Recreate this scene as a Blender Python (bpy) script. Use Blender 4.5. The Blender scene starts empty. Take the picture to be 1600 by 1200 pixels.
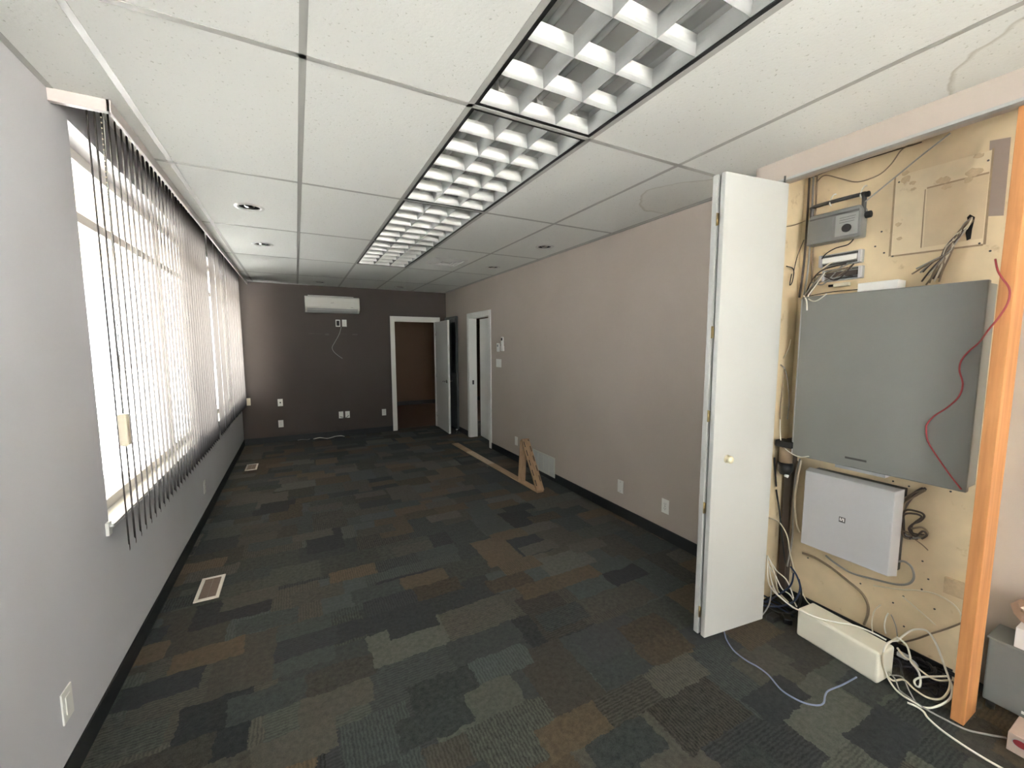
import bpy, bmesh, math, random
from mathutils import Vector, Matrix
random.seed(7)
scn = bpy.context.scene
col = scn.collection

# ------------------------------------------------------------------ camera
cam_data = bpy.data.cameras.new('camera')
cam = bpy.data.objects.new('camera', cam_data)
col.objects.link(cam)
cam_data.sensor_fit = 'HORIZONTAL'
cam_data.sensor_width = 36.0
cam_data.lens = 637.33 / 1600 * 36.0
cam_data.shift_y = 1.66 / 1600
cam_data.clip_start = 0.02
cam_data.clip_end = 200
RT = Vector((0.88472089, -0.46611468, -0.00246017))
DN = Vector((-0.04787482, -0.08561745, -0.9951772))
FW = Vector((0.46365607, 0.88057183, -0.0980627))
mw = Matrix.Identity(4)
for i in range(3):
    mw[i][0] = RT[i]; mw[i][1] = -DN[i]; mw[i][2] = -FW[i]
mw[0][3], mw[1][3], mw[2][3] = -0.0663, 0.0, 1.5605
cam.matrix_world = mw
scn.camera = cam

# ------------------------------------------------------------------ sky, sun, exposure
SKY = 2.5
SUN = 85.0
EXPO = 2.35
world = bpy.data.worlds.new('sky')
scn.world = world
world.use_nodes = True
bg = world.node_tree.nodes['Background']
bg.inputs[0].default_value = (0.93, 0.97, 1.0, 1)
bg.inputs[1].default_value = SKY
sun_d = bpy.data.lights.new('sun', 'SUN')
sun_d.energy = SUN
sun_d.angle = math.radians(3)
sun_d.color = (1.0, 0.98, 0.94)
sun = bpy.data.objects.new('sun', sun_d)
col.objects.link(sun)
sun.rotation_euler = (math.radians(-28), math.radians(12), 0)
def portal(name, loc, rot, sx, sy):
    d = bpy.data.lights.new(name, 'AREA'); d.shape = 'RECTANGLE'
    d.size, d.size_y = sx, sy
    d.cycles.is_portal = True
    o = bpy.data.objects.new(name, d); col.objects.link(o)
    o.location = loc; o.rotation_euler = rot
portal('daylight_window_side', (-1.08, 4.89, 1.61), (0, math.radians(-90), 0), 1.85, 4.95)
portal('portal_added_front', (-.22, -3.42, 1.40), (math.radians(90), 0, 0), 1.3, 2.2)
portal('portal_added_corner', (2.88, -2.30, 1.40), (0, math.radians(90), 0), 2.1, 1.4)
vs = scn.view_settings
vs.view_transform = 'Standard'
vs.look = 'None'
vs.exposure = EXPO
vs.gamma = 1.0
vs.use_curve_mapping = False
scn.cycles.use_denoising = True
scn.cycles.max_bounces = 14
scn.cycles.diffuse_bounces = 8
scn.cycles.transparent_max_bounces = 16
scn.cycles.sample_clamp_indirect = 8.0

H = 2.5344; XL = -0.857; XR = 2.481; YB = 7.518; XP = 2.56
G = 0.6096; Y0 = 1.6432

# ------------------------------------------------------------------ materials
def srgb(r, g, b):
    f = lambda c: (c / 255 / 12.92) if c / 255 <= .04045 else ((c / 255 + .055) / 1.055) ** 2.4
    return (f(r), f(g), f(b), 1)
class NT:
    def __init__(s, name):
        s.m = bpy.data.materials.new(name); s.m.use_nodes = True
        s.t = s.m.node_tree; s.b = s.t.nodes['Principled BSDF']; s.out = s.t.nodes['Material Output']
    def n(s, typ, **kw):
        nd = s.t.nodes.new(typ)
        for k, v in kw.items():
            if k.startswith('i_'):
                key = k[2:]
                key = int(key) if key.isdigit() else key
                nd.inputs[key].default_value = v
            else: setattr(nd, k, v)
        return nd
    def l(s, a, b): s.t.links.new(a, b)
    def math(s, op, a, b=None, c=None):
        nd = s.t.nodes.new('ShaderNodeMath'); nd.operation = op
        for i, v in enumerate((a, b, c)):
            if v is None: continue
            if isinstance(v, (int, float)): nd.inputs[i].default_value = v
            else: s.l(v, nd.inputs[i])
        return nd.outputs[0]
    def vmath(s, op, a, b=None):
        nd = s.t.nodes.new('ShaderNodeVectorMath'); nd.operation = op
        for i, v in enumerate((a, b)):
            if v is None: continue
            if isinstance(v, (tuple, list)): nd.inputs[i].default_value = v
            else: s.l(v, nd.inputs[i])
        return nd.outputs[0]
    def mix(s, fac, a, b, mode='MIX'):
        nd = s.t.nodes.new('ShaderNodeMix'); nd.data_type = 'RGBA'; nd.blend_type = mode
        for sock, v in ((nd.inputs[0], fac), (nd.inputs[6], a), (nd.inputs[7], b)):
            if isinstance(v, (int, float)): sock.default_value = v
            elif isinstance(v, (tuple, list)): sock.default_value = v
            else: s.l(v, sock)
        return nd.outputs[2]
    def ramp(s, fac, stops, interp='LINEAR'):
        nd = s.t.nodes.new('ShaderNodeValToRGB'); cr = nd.color_ramp; cr.interpolation = interp
        while len(cr.elements) < len(stops): cr.elements.new(0.5)
        for e, (p, c) in zip(cr.elements, stops): e.position = p; e.color = c
        s.l(fac, nd.inputs[0]); return nd.outputs[0]
    def noise(s, vec, scale, detail=2, rough=.5):
        nd = s.t.nodes.new('ShaderNodeTexNoise'); nd.inputs['Scale'].default_value = scale
        nd.inputs['Detail'].default_value = detail; nd.inputs['Roughness'].default_value = rough
        if vec is not None: s.l(vec, nd.inputs['Vector'])
        return nd
    def bump(s, h, strength=.2, dist=.002):
        nd = s.t.nodes.new('ShaderNodeBump'); nd.inputs['Strength'].default_value = strength
        nd.inputs['Distance'].default_value = dist; s.l(h, nd.inputs['Height']); s.l(nd.outputs[0], s.b.inputs['Normal'])
    def pos(s): return s.t.nodes.new('ShaderNodeNewGeometry').outputs['Position']
def plain(name, c, rough=.5, metal=0.0, var=.06, scale=30, bump=0.0, spec=.5):
    k = NT(name); p = k.t.nodes.new('ShaderNodeTexCoord').outputs['Object']
    nz = k.noise(p, scale, 3)
    lo = tuple(x * (1 - var) for x in c[:3]) + (1,); hi = tuple(min(1, x * (1 + var)) for x in c[:3]) + (1,)
    k.l(k.mix(nz.outputs[0], lo, hi), k.b.inputs['Base Color'])
    k.b.inputs['Roughness'].default_value = rough; k.b.inputs['Metallic'].default_value = metal
    k.b.inputs['Specular IOR Level'].default_value = spec
    if bump: k.bump(nz.outputs[0], bump, .001)
    return k.m
def paint(name, c, rough=.6):
    k = NT(name); p = k.pos()
    n1 = k.noise(p, 1.3, 3); n2 = k.noise(p, 260, 2)
    lo = (c[0] * .82, c[1] * .815, c[2] * .775) + (1,); hi = tuple(x * 1.05 for x in c[:3]) + (1,)
    k.l(k.mix(n1.outputs[0], lo, hi), k.b.inputs['Base Color'])
    k.b.inputs['Roughness'].default_value = rough
    k.b.inputs['Specular IOR Level'].default_value = .35
    k.bump(n2.outputs[0], .12, .001)
    return k.m
M = {}
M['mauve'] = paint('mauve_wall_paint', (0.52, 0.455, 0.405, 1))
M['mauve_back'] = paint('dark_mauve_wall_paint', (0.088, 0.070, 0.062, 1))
M['mauve_left_lit'] = paint('mauve_wall_paint_lit', (0.655, 0.655, 0.700, 1))  # same mauve, greyed and lightened to paint in the light on this wall
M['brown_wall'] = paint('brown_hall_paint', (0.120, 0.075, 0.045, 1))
M['hall_floor'] = plain('brown_hall_floor', (0.10, 0.055, 0.033, 1), .5, scale=8)
M['white'] = plain('white_gloss_paint', (0.66, 0.655, 0.63, 1), .35, var=.02)
M['door_white'] = plain('white_door_paint', (0.475, 0.485, 0.47, 1), .38, var=.015, scale=4)
M['fascia'] = plain('pale_mauve_fascia', (0.50, 0.455, 0.435, 1), .45, var=.02)
M['reg_brown'] = plain('brown_register_slats', (0.13, 0.09, 0.07, 1), .35, var=.1)
M['tee'] = plain('white_metal_tee', (0.40, 0.40, 0.38, 1), .33, var=.02)
M['plastic'] = plain('white_plastic', (0.84, 0.84, 0.80, 1), .35, var=.02)
M['ivory'] = plain('ivory_plastic', (0.72, 0.66, 0.52, 1), .4, var=.03)
M['black'] = plain('black_plastic', (0.012, 0.012, 0.013, 1), .45, var=.1)
M['rubber'] = plain('black_rubber_base', (0.016, 0.017, 0.018, 1), .5, var=.15)
M['grey_metal'] = plain('grey_enamel', (0.205, 0.210, 0.198, 1), .42, var=.05, scale=5)
M['grey_box'] = plain('mid_grey_enamel', (0.190, 0.200, 0.198, 1), .5, var=.05)
M['silver'] = plain('silver_grey_plastic', (0.48, 0.485, 0.50, 1), .38, var=.02)
M['radio_grey'] = plain('radio_grey_plastic', (0.20, 0.205, 0.20, 1), .4)
M['radio_light'] = plain('radio_pale_panel', (0.33, 0.34, 0.335, 1), .4)
M['dark_metal'] = plain('dark_metal', (0.06, 0.058, 0.055, 1), .4)
M['brass'] = plain('brass', (0.36, 0.28, 0.14, 1), .3, 1.0)
M['pale_brass'] = plain('pale_worn_brass', (0.74, 0.68, 0.50, 1), .35, .5)
M['chrome'] = plain('chrome', (0.75, 0.75, 0.74, 1), .18, 1.0)
M['cream_box'] = plain('cream_steel', (0.80, 0.77, 0.65, 1), .42, var=.03)
M['mauve_patch'] = paint('mauve_paint_patch', (0.36, 0.29, 0.25, 1))
M['cable_white'] = plain('white_cable', (0.74, 0.72, 0.64, 1), .4)
M['cable_cream'] = plain('cream_cable', (0.66, 0.60, 0.46, 1), .4)
M['cable_grey'] = plain('grey_cable', (0.30, 0.29, 0.27, 1), .45)
M['cable_brown'] = plain('brown_cable', (0.075, 0.055, 0.045, 1), .5)
M['cable_tan'] = plain('tan_cable', (0.24, 0.18, 0.12, 1), .5)
M['cable_black'] = plain('black_cable', (0.012, 0.012, 0.014, 1), .45)
M['cable_navy'] = plain('navy_cable', (0.015, 0.028, 0.075, 1), .42)
M['cable_slate'] = plain('slate_blue_cable', (0.17, 0.20, 0.31, 1), .45)
M['cable_red'] = plain('red_cable', (0.33, 0.045, 0.05, 1), .45)
M['paper'] = plain('white_paper', (0.80, 0.80, 0.78, 1), .7, var=.02)
M['oval_red'] = plain('dark_red_print', (0.22, 0.02, 0.025, 1), .6)
M['grille'] = plain('pale_register_enamel', (0.62, 0.63, 0.57, 1), .45)
M['reg_beige'] = plain('beige_register_enamel', (0.60, 0.56, 0.50, 1), .4)
M['dark_void'] = plain('dark_duct', (0.02, 0.02, 0.02, 1), .8)
M['tube'] = plain('unlit_lamp_glass', (0.78, 0.80, 0.80, 1), .2, var=.01)
M['grey_leaf'] = plain('dark_grey_door_paint', (0.085, 0.090, 0.092, 1), .45)
M['dark_glass'] = plain('dark_tinted_glass', (0.008, 0.011, 0.012, 1), .08)
M['asphalt'] = plain('added_asphalt', (0.27, 0.27, 0.265, 1), .9, scale=3)
M['trim_white'] = plain('white_trim_paint', (0.87, 0.87, 0.84, 1), .35, var=.015, scale=4)
M['ac_white'] = plain('glossy_white_plastic', (0.86, 0.86, 0.82, 1), .13, var=.01)
M['track'] = plain('pale_grey_track', (0.42, 0.42, 0.41, 1), .4, var=.02)
M['outline'] = plain('dirty_brown_outline', (0.36, 0.265, 0.165, 1), .7, var=.25, scale=40)
M['smudge'] = plain('faint_brown_smudge', (0.56, 0.435, 0.275, 1), .7, var=.2, scale=60)
M['reflector'] = plain('white_reflector', (0.90, 0.90, 0.89, 1), .35, var=.01)
M['scuff'] = plain('pale_scuff', (0.115, 0.095, 0.082, 1), .7, var=.2, scale=50)
M['bag_paper'] = plain('crumpled_kraft_paper', (0.50, 0.37, 0.29, 1), .75, var=.08)
M['carton_pink'] = plain('dusty_pink_carton', (0.46, 0.37, 0.31, 1), .7, var=.05)
M['ground'] = plain('concrete_pavement', (0.52, 0.51, 0.49, 1), .9, scale=2)
M['siding'] = plain('cream_siding', (0.62, 0.53, 0.40, 1), .8)
M['frame'] = plain('white_window_frame', (0.72, 0.70, 0.66, 1), .4, var=.02)
def glass():
    k = NT('window_glass'); t = k.t
    tr = t.nodes.new('ShaderNodeBsdfTransparent'); tr.inputs[0].default_value = (.96, .97, .97, 1)
    gl = t.nodes.new('ShaderNodeBsdfGlossy'); gl.inputs['Roughness'].default_value = .02
    lw = t.nodes.new('ShaderNodeLayerWeight')
    f = k.math('ADD', .03, k.math('MULTIPLY', k.math('POWER', lw.outputs['Facing'], 5.0), .7))
    mx = t.nodes.new('ShaderNodeMixShader')
    k.l(f, mx.inputs[0]); k.l(tr.outputs[0], mx.inputs[1]); k.l(gl.outputs[0], mx.inputs[2])
    k.l(mx.outputs[0], k.out.inputs[0]); return k.m
M['glass'] = glass()
def vane():
    k = NT('blind_fabric'); t = k.t
    p = k.t.nodes.new('ShaderNodeTexCoord').outputs['Object']
    nz = k.noise(p, 90, 3)
    c = k.mix(nz.outputs[0], (.072, .065, .062, 1), (.095, .087, .083, 1))
    df = t.nodes.new('ShaderNodeBsdfDiffuse'); tl = t.nodes.new('ShaderNodeBsdfTranslucent')
    k.l(c, df.inputs[0]); k.l(c, tl.inputs[0])
    mx = t.nodes.new('ShaderNodeMixShader'); mx.inputs[0].default_value = .03
    k.l(df.outputs[0], mx.inputs[1]); k.l(tl.outputs[0], mx.inputs[2]); k.l(mx.outputs[0], k.out.inputs[0])
    return k.m
M['vane'] = vane()
def louver():
    k = NT('anodised_aluminium'); p = k.pos()
    nz = k.noise(p, 14, 2)
    k.l(k.mix(nz.outputs[0], (.47, .48, .475, 1), (.55, .56, .55, 1)), k.b.inputs['Base Color'])
    k.b.inputs['Metallic'].default_value = .55; k.b.inputs['Roughness'].default_value = .40
    return k.m
M['louver'] = louver()
def carpet():
    k = NT('patchwork_carpet'); p0 = k.pos()
    wn = k.noise(p0, 11, 3, .6)
    wf = k.noise(p0, 70, 2, .6)
    w = k.vmath('SCALE', k.vmath('ADD', k.vmath('SUBTRACT', wn.outputs['Color'], (.5, .5, .5)), k.vmath('MULTIPLY', k.vmath('SUBTRACT', wf.outputs['Color'], (.5, .5, .5)), (.45, .45, 0))))
    w.node.inputs['Scale'].default_value = .055
    p = k.vmath('ADD', p0, w)
    def cells(sx, sy, ox, oy, stag):
        sp = k.n('ShaderNodeSeparateXYZ'); k.l(p, sp.inputs[0])
        y = k.math('FLOOR', k.math('DIVIDE', k.math('ADD', sp.outputs[1], oy + 40), sy))
        wr = k.n('ShaderNodeTexWhiteNoise', noise_dimensions='1D'); k.l(k.math('ADD', y, ox * 17.3), wr.inputs['W'])
        xx = k.math('ADD', k.math('DIVIDE', k.math('ADD', sp.outputs[0], ox + 40), sx), k.math('MULTIPLY', wr.outputs['Value'], stag))
        x = k.math('FLOOR', xx)
        cb = k.n('ShaderNodeCombineXYZ'); k.l(x, cb.inputs[0]); k.l(y, cb.inputs[1]); cb.inputs[2].default_value = ox * 7.7 + oy
        wn_ = k.n('ShaderNodeTexWhiteNoise', noise_dimensions='3D'); k.l(cb.outputs[0], wn_.inputs['Vector'])
        return wn_.outputs['Value'], wn_.outputs['Color']
    pal = [(0.0, srgb(58, 61, 60)), (.14, srgb(70, 72, 67)), (.28, srgb(53, 54, 55)), (.42, srgb(78, 79, 73)),
           (.54, srgb(66, 62, 56)), (.68, srgb(81, 70, 56)), (.77, srgb(62, 66, 65)), (.87, srgb(74, 71, 65)), (.95, srgb(48, 50, 52))]
    pal = [(a, (c[0] * .82, c[1] * .815, c[2] * .775) + (1,)) for a, c in pal]
    v1, c1 = cells(.40, .25, .13, .07, 1.0)
    v2, c2 = cells(.27, .40, 1.71, .31, 1.0)
    v3, c3 = cells(.30, .15, 2.37, .55, 1.0)
    s1 = k.n('ShaderNodeSeparateXYZ'); k.l(c1, s1.inputs[0])
    s2 = k.n('ShaderNodeSeparateXYZ'); k.l(c2, s2.inputs[0])
    s3 = k.n('ShaderNodeSeparateXYZ'); k.l(c3, s3.inputs[0])
    a = k.ramp(s1.outputs[0], pal, 'CONSTANT')
    b = k.ramp(s2.outputs[0], pal, 'CONSTANT')
    c = k.ramp(s3.outputs[0], pal, 'CONSTANT')
    m2 = k.math('GREATER_THAN', v2, .62); m3 = k.math('GREATER_THAN', v3, .68)
    colr = k.mix(m3, k.mix(m2, a, b), c)
    # ribbed loops in some of the patches, running along and across
    sp = k.n('ShaderNodeSeparateXYZ'); k.l(p0, sp.inputs[0])
    jit = k.noise(p0, 38, 3, .7)
    ph = k.math('MULTIPLY', jit.outputs[0], 11)
    rib1 = k.math('SINE', k.math('ADD', k.math('MULTIPLY', sp.outputs[0], 430), ph))
    rib2 = k.math('SINE', k.math('ADD', k.math('MULTIPLY', sp.outputs[1], 430), ph))
    on = k.mix(m3, k.mix(m2, c1, c2), c3)
    so = k.n('ShaderNodeSeparateXYZ'); k.l(on, so.inputs[0])
    r1 = k.math('MULTIPLY', k.math('GREATER_THAN', so.outputs[1], .74), k.math('MULTIPLY', rib1, .24))
    r2 = k.math('MULTIPLY', k.math('LESS_THAN', so.outputs[1], .10), k.math('MULTIPLY', rib2, .20))
    lvl = k.math('MULTIPLY', k.math('SUBTRACT', so.outputs[2], .5), .80)
    fine = k.noise(p0, 300, 3, .75); med = k.noise(p0, 42, 4, .7)
    f = k.math('ADD', k.math('ADD', k.math('ADD', 1.0, lvl), k.math('ADD', r1, r2)),
               k.math('ADD', k.math('MULTIPLY', k.math('SUBTRACT', fine.outputs[0], .5), 1.5), k.math('MULTIPLY', k.math('SUBTRACT', med.outputs[0], .5), 1.5)))
    cb = k.n('ShaderNodeCombineXYZ')
    for i in range(3): k.l(f, cb.inputs[i])
    fin = k.mix(1.0, colr, cb.outputs[0], 'MULTIPLY')
    k.l(fin, k.b.inputs['Base Color'])
    k.b.inputs['Roughness'].default_value = .95; k.b.inputs['Specular IOR Level'].default_value = .1
    k.b.inputs['Sheen Weight'].default_value = .09
    k.bump(fine.outputs[0], .5, .004)
    return k.m
M['carpet'] = carpet()
def tiles():
    k = NT('mineral_ceiling_tile'); p = k.pos()
    wh = (.80, .81, .785, 1)
    n1 = k.noise(p, 75, 3, .6); n2 = k.noise(p, 320, 2, .6)
    pin = k.ramp(n1.outputs[0], [(0.0, (.45, .45, .42, 1)), (.30, (.72, .72, .69, 1)), (.36, (1, 1, 1, 1))])
    c = k.mix(1.0, wh, pin, 'MULTIPLY')
    def stain(c, cx, cy, rx, ry, seed, rim):
        v = k.vmath('MULTIPLY', k.vmath('SUBTRACT', p, (cx, cy, 0)), (1 / rx, 1 / ry, 0))
        ln = k.n('ShaderNodeVectorMath', operation='LENGTH'); k.l(v, ln.inputs[0])
        nz = k.noise(k.vmath('ADD', p, (seed, seed, 0)), 3.2, 3)
        d = k.math('ADD', ln.outputs['Value'], k.math('MULTIPLY', k.math('SUBTRACT', nz.outputs[0], .5), .55))
        return k.mix(1.0, c, k.ramp(d, [(0.0, (.985, .98, .965, 1)), (.93, (.98, .97, .95, 1)), (.975, rim), (1.0, (1, 1, 1, 1))]), 'MULTIPLY')
    c = stain(c, 2.34, 1.97, .36, .33, 3.1, (.80, .78, .74, 1))
    c = stain(c, 2.30, .36, .42, .36, 9.4, (.72, .70, .65, 1))
    k.l(c, k.b.inputs['Base Color']); k.b.inputs['Roughness'].default_value = .85
    k.b.inputs['Specular IOR Level'].default_value = .2
    k.bump(n1.outputs[0], .35, .003)
    return k.m
M['tile'] = tiles()
def wood(name, c1, c2, c3, scale, stretch):
    k = NT(name); p = k.t.nodes.new('ShaderNodeTexCoord').outputs['Object']
    v = k.vmath('MULTIPLY', p, stretch)
    n1 = k.noise(v, scale, 4, .6); n2 = k.noise(p, 5, 2)
    c = k.ramp(n1.outputs[0], [(.3, c1), (.55, c2), (.75, c3)])
    c = k.mix(k.math('MULTIPLY', n2.outputs[0], .35), c, c1)
    k.l(c, k.b.inputs['Base Color']); k.b.inputs['Roughness'].default_value = .6
    k.bump(n1.outputs[0], .15, .001); return k.m
M['stud'] = wood('raw_stud_wood', (.42, .178, .060, 1), (.60, .27, .098, 1), (.68, .34, .132, 1), 30, (1, 1, .06))
M['card'] = wood('brown_cardboard', (.30, .185, .105, 1), (.40, .26, .15, 1), (.46, .31, .19, 1), 40, (1, .2, .2))
M['cardtape'] = wood('pale_tape_on_cardboard', (.48, .36, .24, 1), (.55, .43, .30, 1), (.60, .48, .35, 1), 40, (1, .2, .2))
def ply(name, base):
    k = NT(name); p = k.pos()
    n1 = k.noise(p, 2.2, 4, .6); n2 = k.noise(p, 9, 4, .65); n3 = k.noise(p, 120, 2)
    lo = tuple(x * .78 for x in base[:3]) + (1,)
    c = k.mix(k.ramp(n1.outputs[0], [(.35, (0, 0, 0, 1)), (.65, (1, 1, 1, 1))]), lo, base)
    smudge = k.ramp(n2.outputs[0], [(.22, (.62, .55, .47, 1)), (.36, (1, 1, 1, 1))])
    c = k.mix(1.0, c, smudge, 'MULTIPLY')
    k.l(c, k.b.inputs['Base Color']); k.b.inputs['Roughness'].default_value = .55
    k.bump(n3.outputs[0], .1, .001); return k.m
M['ply'] = ply('cream_painted_plywood', (.80, .655, .43, 1))
M['ply_patch'] = ply('faded_cream_patch', (.74, .60, .40, 1))
M['ply_pale'] = ply('pale_cream_patch', (.86, .73, .51, 1))

# ------------------------------------------------------------------ mesh helpers
class MB:
    """collects shapes into one mesh"""
    def __init__(s): s.bm = bmesh.new()
    def _add(s, verts, faces):
        vs_ = [s.bm.verts.new(v) for v in verts]
        for f in faces:
            try: s.bm.faces.new([vs_[i] for i in f])
            except ValueError: pass
        return vs_
    def box(s, a, b, bev=0.0, mat=None, seg=2):
        x0, y0, z0 = a; x1, y1, z1 = b
        t = bmesh.new()
        vv = [t.verts.new(v) for v in ((x0,y0,z0),(x1,y0,z0),(x1,y1,z0),(x0,y1,z0),(x0,y0,z1),(x1,y0,z1),(x1,y1,z1),(x0,y1,z1))]
        for f in ((0,3,2,1),(4,5,6,7),(0,1,5,4),(1,2,6,5),(2,3,7,6),(3,0,4,7)): t.faces.new([vv[i] for i in f])
        if bev: bmesh.ops.bevel(t, geom=list(t.edges), offset=bev, segments=seg, profile=.5, affect='EDGES')
        if mat is not None: t.transform(mat)
        s.merge(t); return s
    def merge(s, t):
        t.verts.ensure_lookup_table()
        mp = {v: s.bm.verts.new(v.co) for v in t.verts}
        for f in t.faces:
            try:
                nf = s.bm.faces.new([mp[v] for v in f.verts]); nf.smooth = f.smooth
            except ValueError: pass
        t.free()
    def prism(s, pts, axis, a0, a1, bev=0.0):
        """pts 2d polygon in the two other axes (cyclic order x,y,z without axis), from a0 to a1"""
        def mk(u, v, w):
            return {'X': (w, u, v), 'Y': (u, w, v), 'Z': (u, v, w)}[axis]
        t = bmesh.new(); n = len(pts)
        A = [t.verts.new(mk(u, v, a0)) for u, v in pts]; B = [t.verts.new(mk(u, v, a1)) for u, v in pts]
        t.faces.new(A); t.faces.new(B[::-1])
        for i in range(n): t.faces.new((A[i], B[i], B[(i+1) % n], A[(i+1) % n]))
        bmesh.ops.recalc_face_normals(t, faces=list(t.faces))
        if bev: bmesh.ops.bevel(t, geom=list(t.edges), offset=bev, segments=2, profile=.5, affect='EDGES')
        s.merge(t); return s
    def cyl(s, p0, p1, r, seg=20, r2=None, bev=0.0):
        p0 = Vector(p0); p1 = Vector(p1); d = p1 - p0
        t = bmesh.new()
        bmesh.ops.create_cone(t, cap_ends=True, segments=seg, radius1=r, radius2=r if r2 is None else r2, depth=d.length)
        if bev: bmesh.ops.bevel(t, geom=[e for e in t.edges if len(e.link_faces) == 2 and any(len(f.verts) > 4 for f in e.link_faces)], offset=bev, segments=2, profile=.5, affect='EDGES')
        for f in t.faces: f.smooth = len(f.verts) == 4
        q = Vector((0, 0, 1)).rotation_difference(d.normalized())
        t.transform(Matrix.Translation((p0 + p1) / 2) @ q.to_matrix().to_4x4()); s.merge(t); return s
    def lathe(s, prof, c, axis=(0, 0, 1), seg=32):
        t = bmesh.new(); rings = []
        for r, h in prof:
            rings.append([t.verts.new((r * math.cos(2*math.pi*i/seg), r * math.sin(2*math.pi*i/seg), h)) for i in range(seg)])
        for a, b in zip(rings, rings[1:]):
            for i in range(seg):
                f = t.faces.new((a[i], a[(i+1) % seg], b[(i+1) % seg], b[i])); f.smooth = True
        t.transform(Matrix.Translation(c) @ Vector((0, 0, 1)).rotation_difference(Vector(axis).normalized()).to_matrix().to_4x4())
        s.merge(t); return s
    def sphere(s, c, r, sc=(1, 1, 1), u=16, v=10):
        t = bmesh.new(); bmesh.ops.create_uvsphere(t, u_segments=u, v_segments=v, radius=r)
        for f in t.faces: f.smooth = True
        t.transform(Matrix.Translation(c) @ Matrix.Diagonal((*sc, 1))); s.merge(t); return s
    def tube(s, pts, r, seg=8, sub=6, closed_caps=True):
        P = [Vector(p) for p in pts]
        if sub > 1 and len(P) > 2:
            Q = []
            for i in range(len(P) - 1):
                a = P[max(i-1, 0)]; b = P[i]; c = P[i+1]; d = P[min(i+2, len(P)-1)]
                for j in range(sub):
                    u = j / sub
                    Q.append(.5 * ((2*b) + (c-a)*u + (2*a - 5*b + 4*c - d)*u*u + (3*b - a - 3*c + d)*u**3))
            Q.append(P[-1]); P = Q
        rings = []; nrm = None
        for i, p in enumerate(P):
            tg = (P[min(i+1, len(P)-1)] - P[max(i-1, 0)])
            if tg.length < 1e-7: tg = Vector((0, 0, 1))
            tg.normalize()
            if nrm is None: nrm = tg.orthogonal().normalized()
            nrm = (nrm - tg * nrm.dot(tg))
            nrm = nrm.normalized() if nrm.length > 1e-6 else tg.orthogonal().normalized()
            bn = tg.cross(nrm)
            rings.append([s.bm.verts.new(p + r * (math.cos(2*math.pi*k/seg) * nrm + math.sin(2*math.pi*k/seg) * bn)) for k in range(seg)])
        for a, b in zip(rings, rings[1:]):
            for k in range(seg):
                f = s.bm.faces.new((a[k], a[(k+1) % seg], b[(k+1) % seg], b[k])); f.smooth = True
        s.bm.faces.new(rings[0][::-1]); s.bm.faces.new(rings[-1]); return s
    def obox(s, c, ax, ay, az, hx, hy, hz, bev=0.0):
        m = Matrix((( ax[0], ay[0], az[0], c[0]), (ax[1], ay[1], az[1], c[1]), (ax[2], ay[2], az[2], c[2]), (0, 0, 0, 1)))
        return s.box((-hx, -hy, -hz), (hx, hy, hz), bev, m)
    def build(s, name, mat, parent=None, loc=None, label=None):
        """vertices are in the parent's space; loc = origin of a stand-alone object given in world coordinates"""
        me = bpy.data.meshes.new(name)
        bmesh.ops.recalc_face_normals(s.bm, faces=list(s.bm.faces))
        if parent is None and loc is not None: s.bm.transform(Matrix.Translation(-Vector(loc)))
        s.bm.to_mesh(me); s.bm.free()
        me.materials.append(mat)
        o = bpy.data.objects.new(name, me); col.objects.link(o)
        if parent is not None: o.parent = parent
        elif loc is not None: o.location = loc
        if label: o['label'] = label
        return o
def thing(name, label, cat, loc=(0, 0, 0), rz=0.0, group=None):
    o = bpy.data.objects.new(name, None); col.objects.link(o)
    o.empty_display_size = .05
    o.location = loc; o.rotation_euler = (0, 0, rz)
    o['label'] = label; o['category'] = cat
    if group: o['group'] = group
    return o
def tag(o, label, cat, group=None, kind=None):
    o['label'] = label; o['category'] = cat
    if group: o['group'] = group
    if kind: o['kind'] = kind
    return o
def struct(o, label=None, cat=None):
    o['kind'] = 'structure'
    if label: o['label'] = label
    if cat: o['category'] = cat
    return o
def dup(root, loc, rz, label, group=None):
    r = root.copy(); col.objects.link(r); r.location = loc; r.rotation_euler = (0, 0, rz); r['label'] = label
    if group: r['group'] = group
    for ch in list(root.children):
        c = ch.copy(); col.objects.link(c); c.parent = r
        for g in ch.children:
            d = g.copy(); col.objects.link(d); d.parent = c
    return r
PI = math.pi

# ------------------------------------------------------------------ the setting
RX = 2.66                       # wall beside the closet
WY0, WY1, WZ0, WZ1 = 2.43, 7.28, .72, 2.49   # side window opening
YR = -3.20                      # front of the room, behind the camera
struct(MB().box((-1.06, YR - .2, -.12), (4.6, YB + .13, 0)).build('floor', M['carpet']), 'patchwork carpet of slate, grey, olive and brown blocks', 'floor')
# side wall with a long window opening
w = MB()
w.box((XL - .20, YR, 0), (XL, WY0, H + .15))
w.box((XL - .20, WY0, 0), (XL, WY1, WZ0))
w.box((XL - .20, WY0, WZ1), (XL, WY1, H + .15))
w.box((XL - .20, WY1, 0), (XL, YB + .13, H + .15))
struct(w.build('wall_left', M['mauve_left_lit']), 'mauve wall below and beside the long window', 'wall')
# back wall with the doorway
D0, D1, DH = 1.495, 2.292, 2.015
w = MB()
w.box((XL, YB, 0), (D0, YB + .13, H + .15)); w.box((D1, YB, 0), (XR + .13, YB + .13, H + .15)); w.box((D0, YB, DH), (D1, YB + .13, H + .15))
struct(w.build('wall_back', M['mauve_back']), 'dark mauve end wall with the air conditioner', 'wall')
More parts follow.
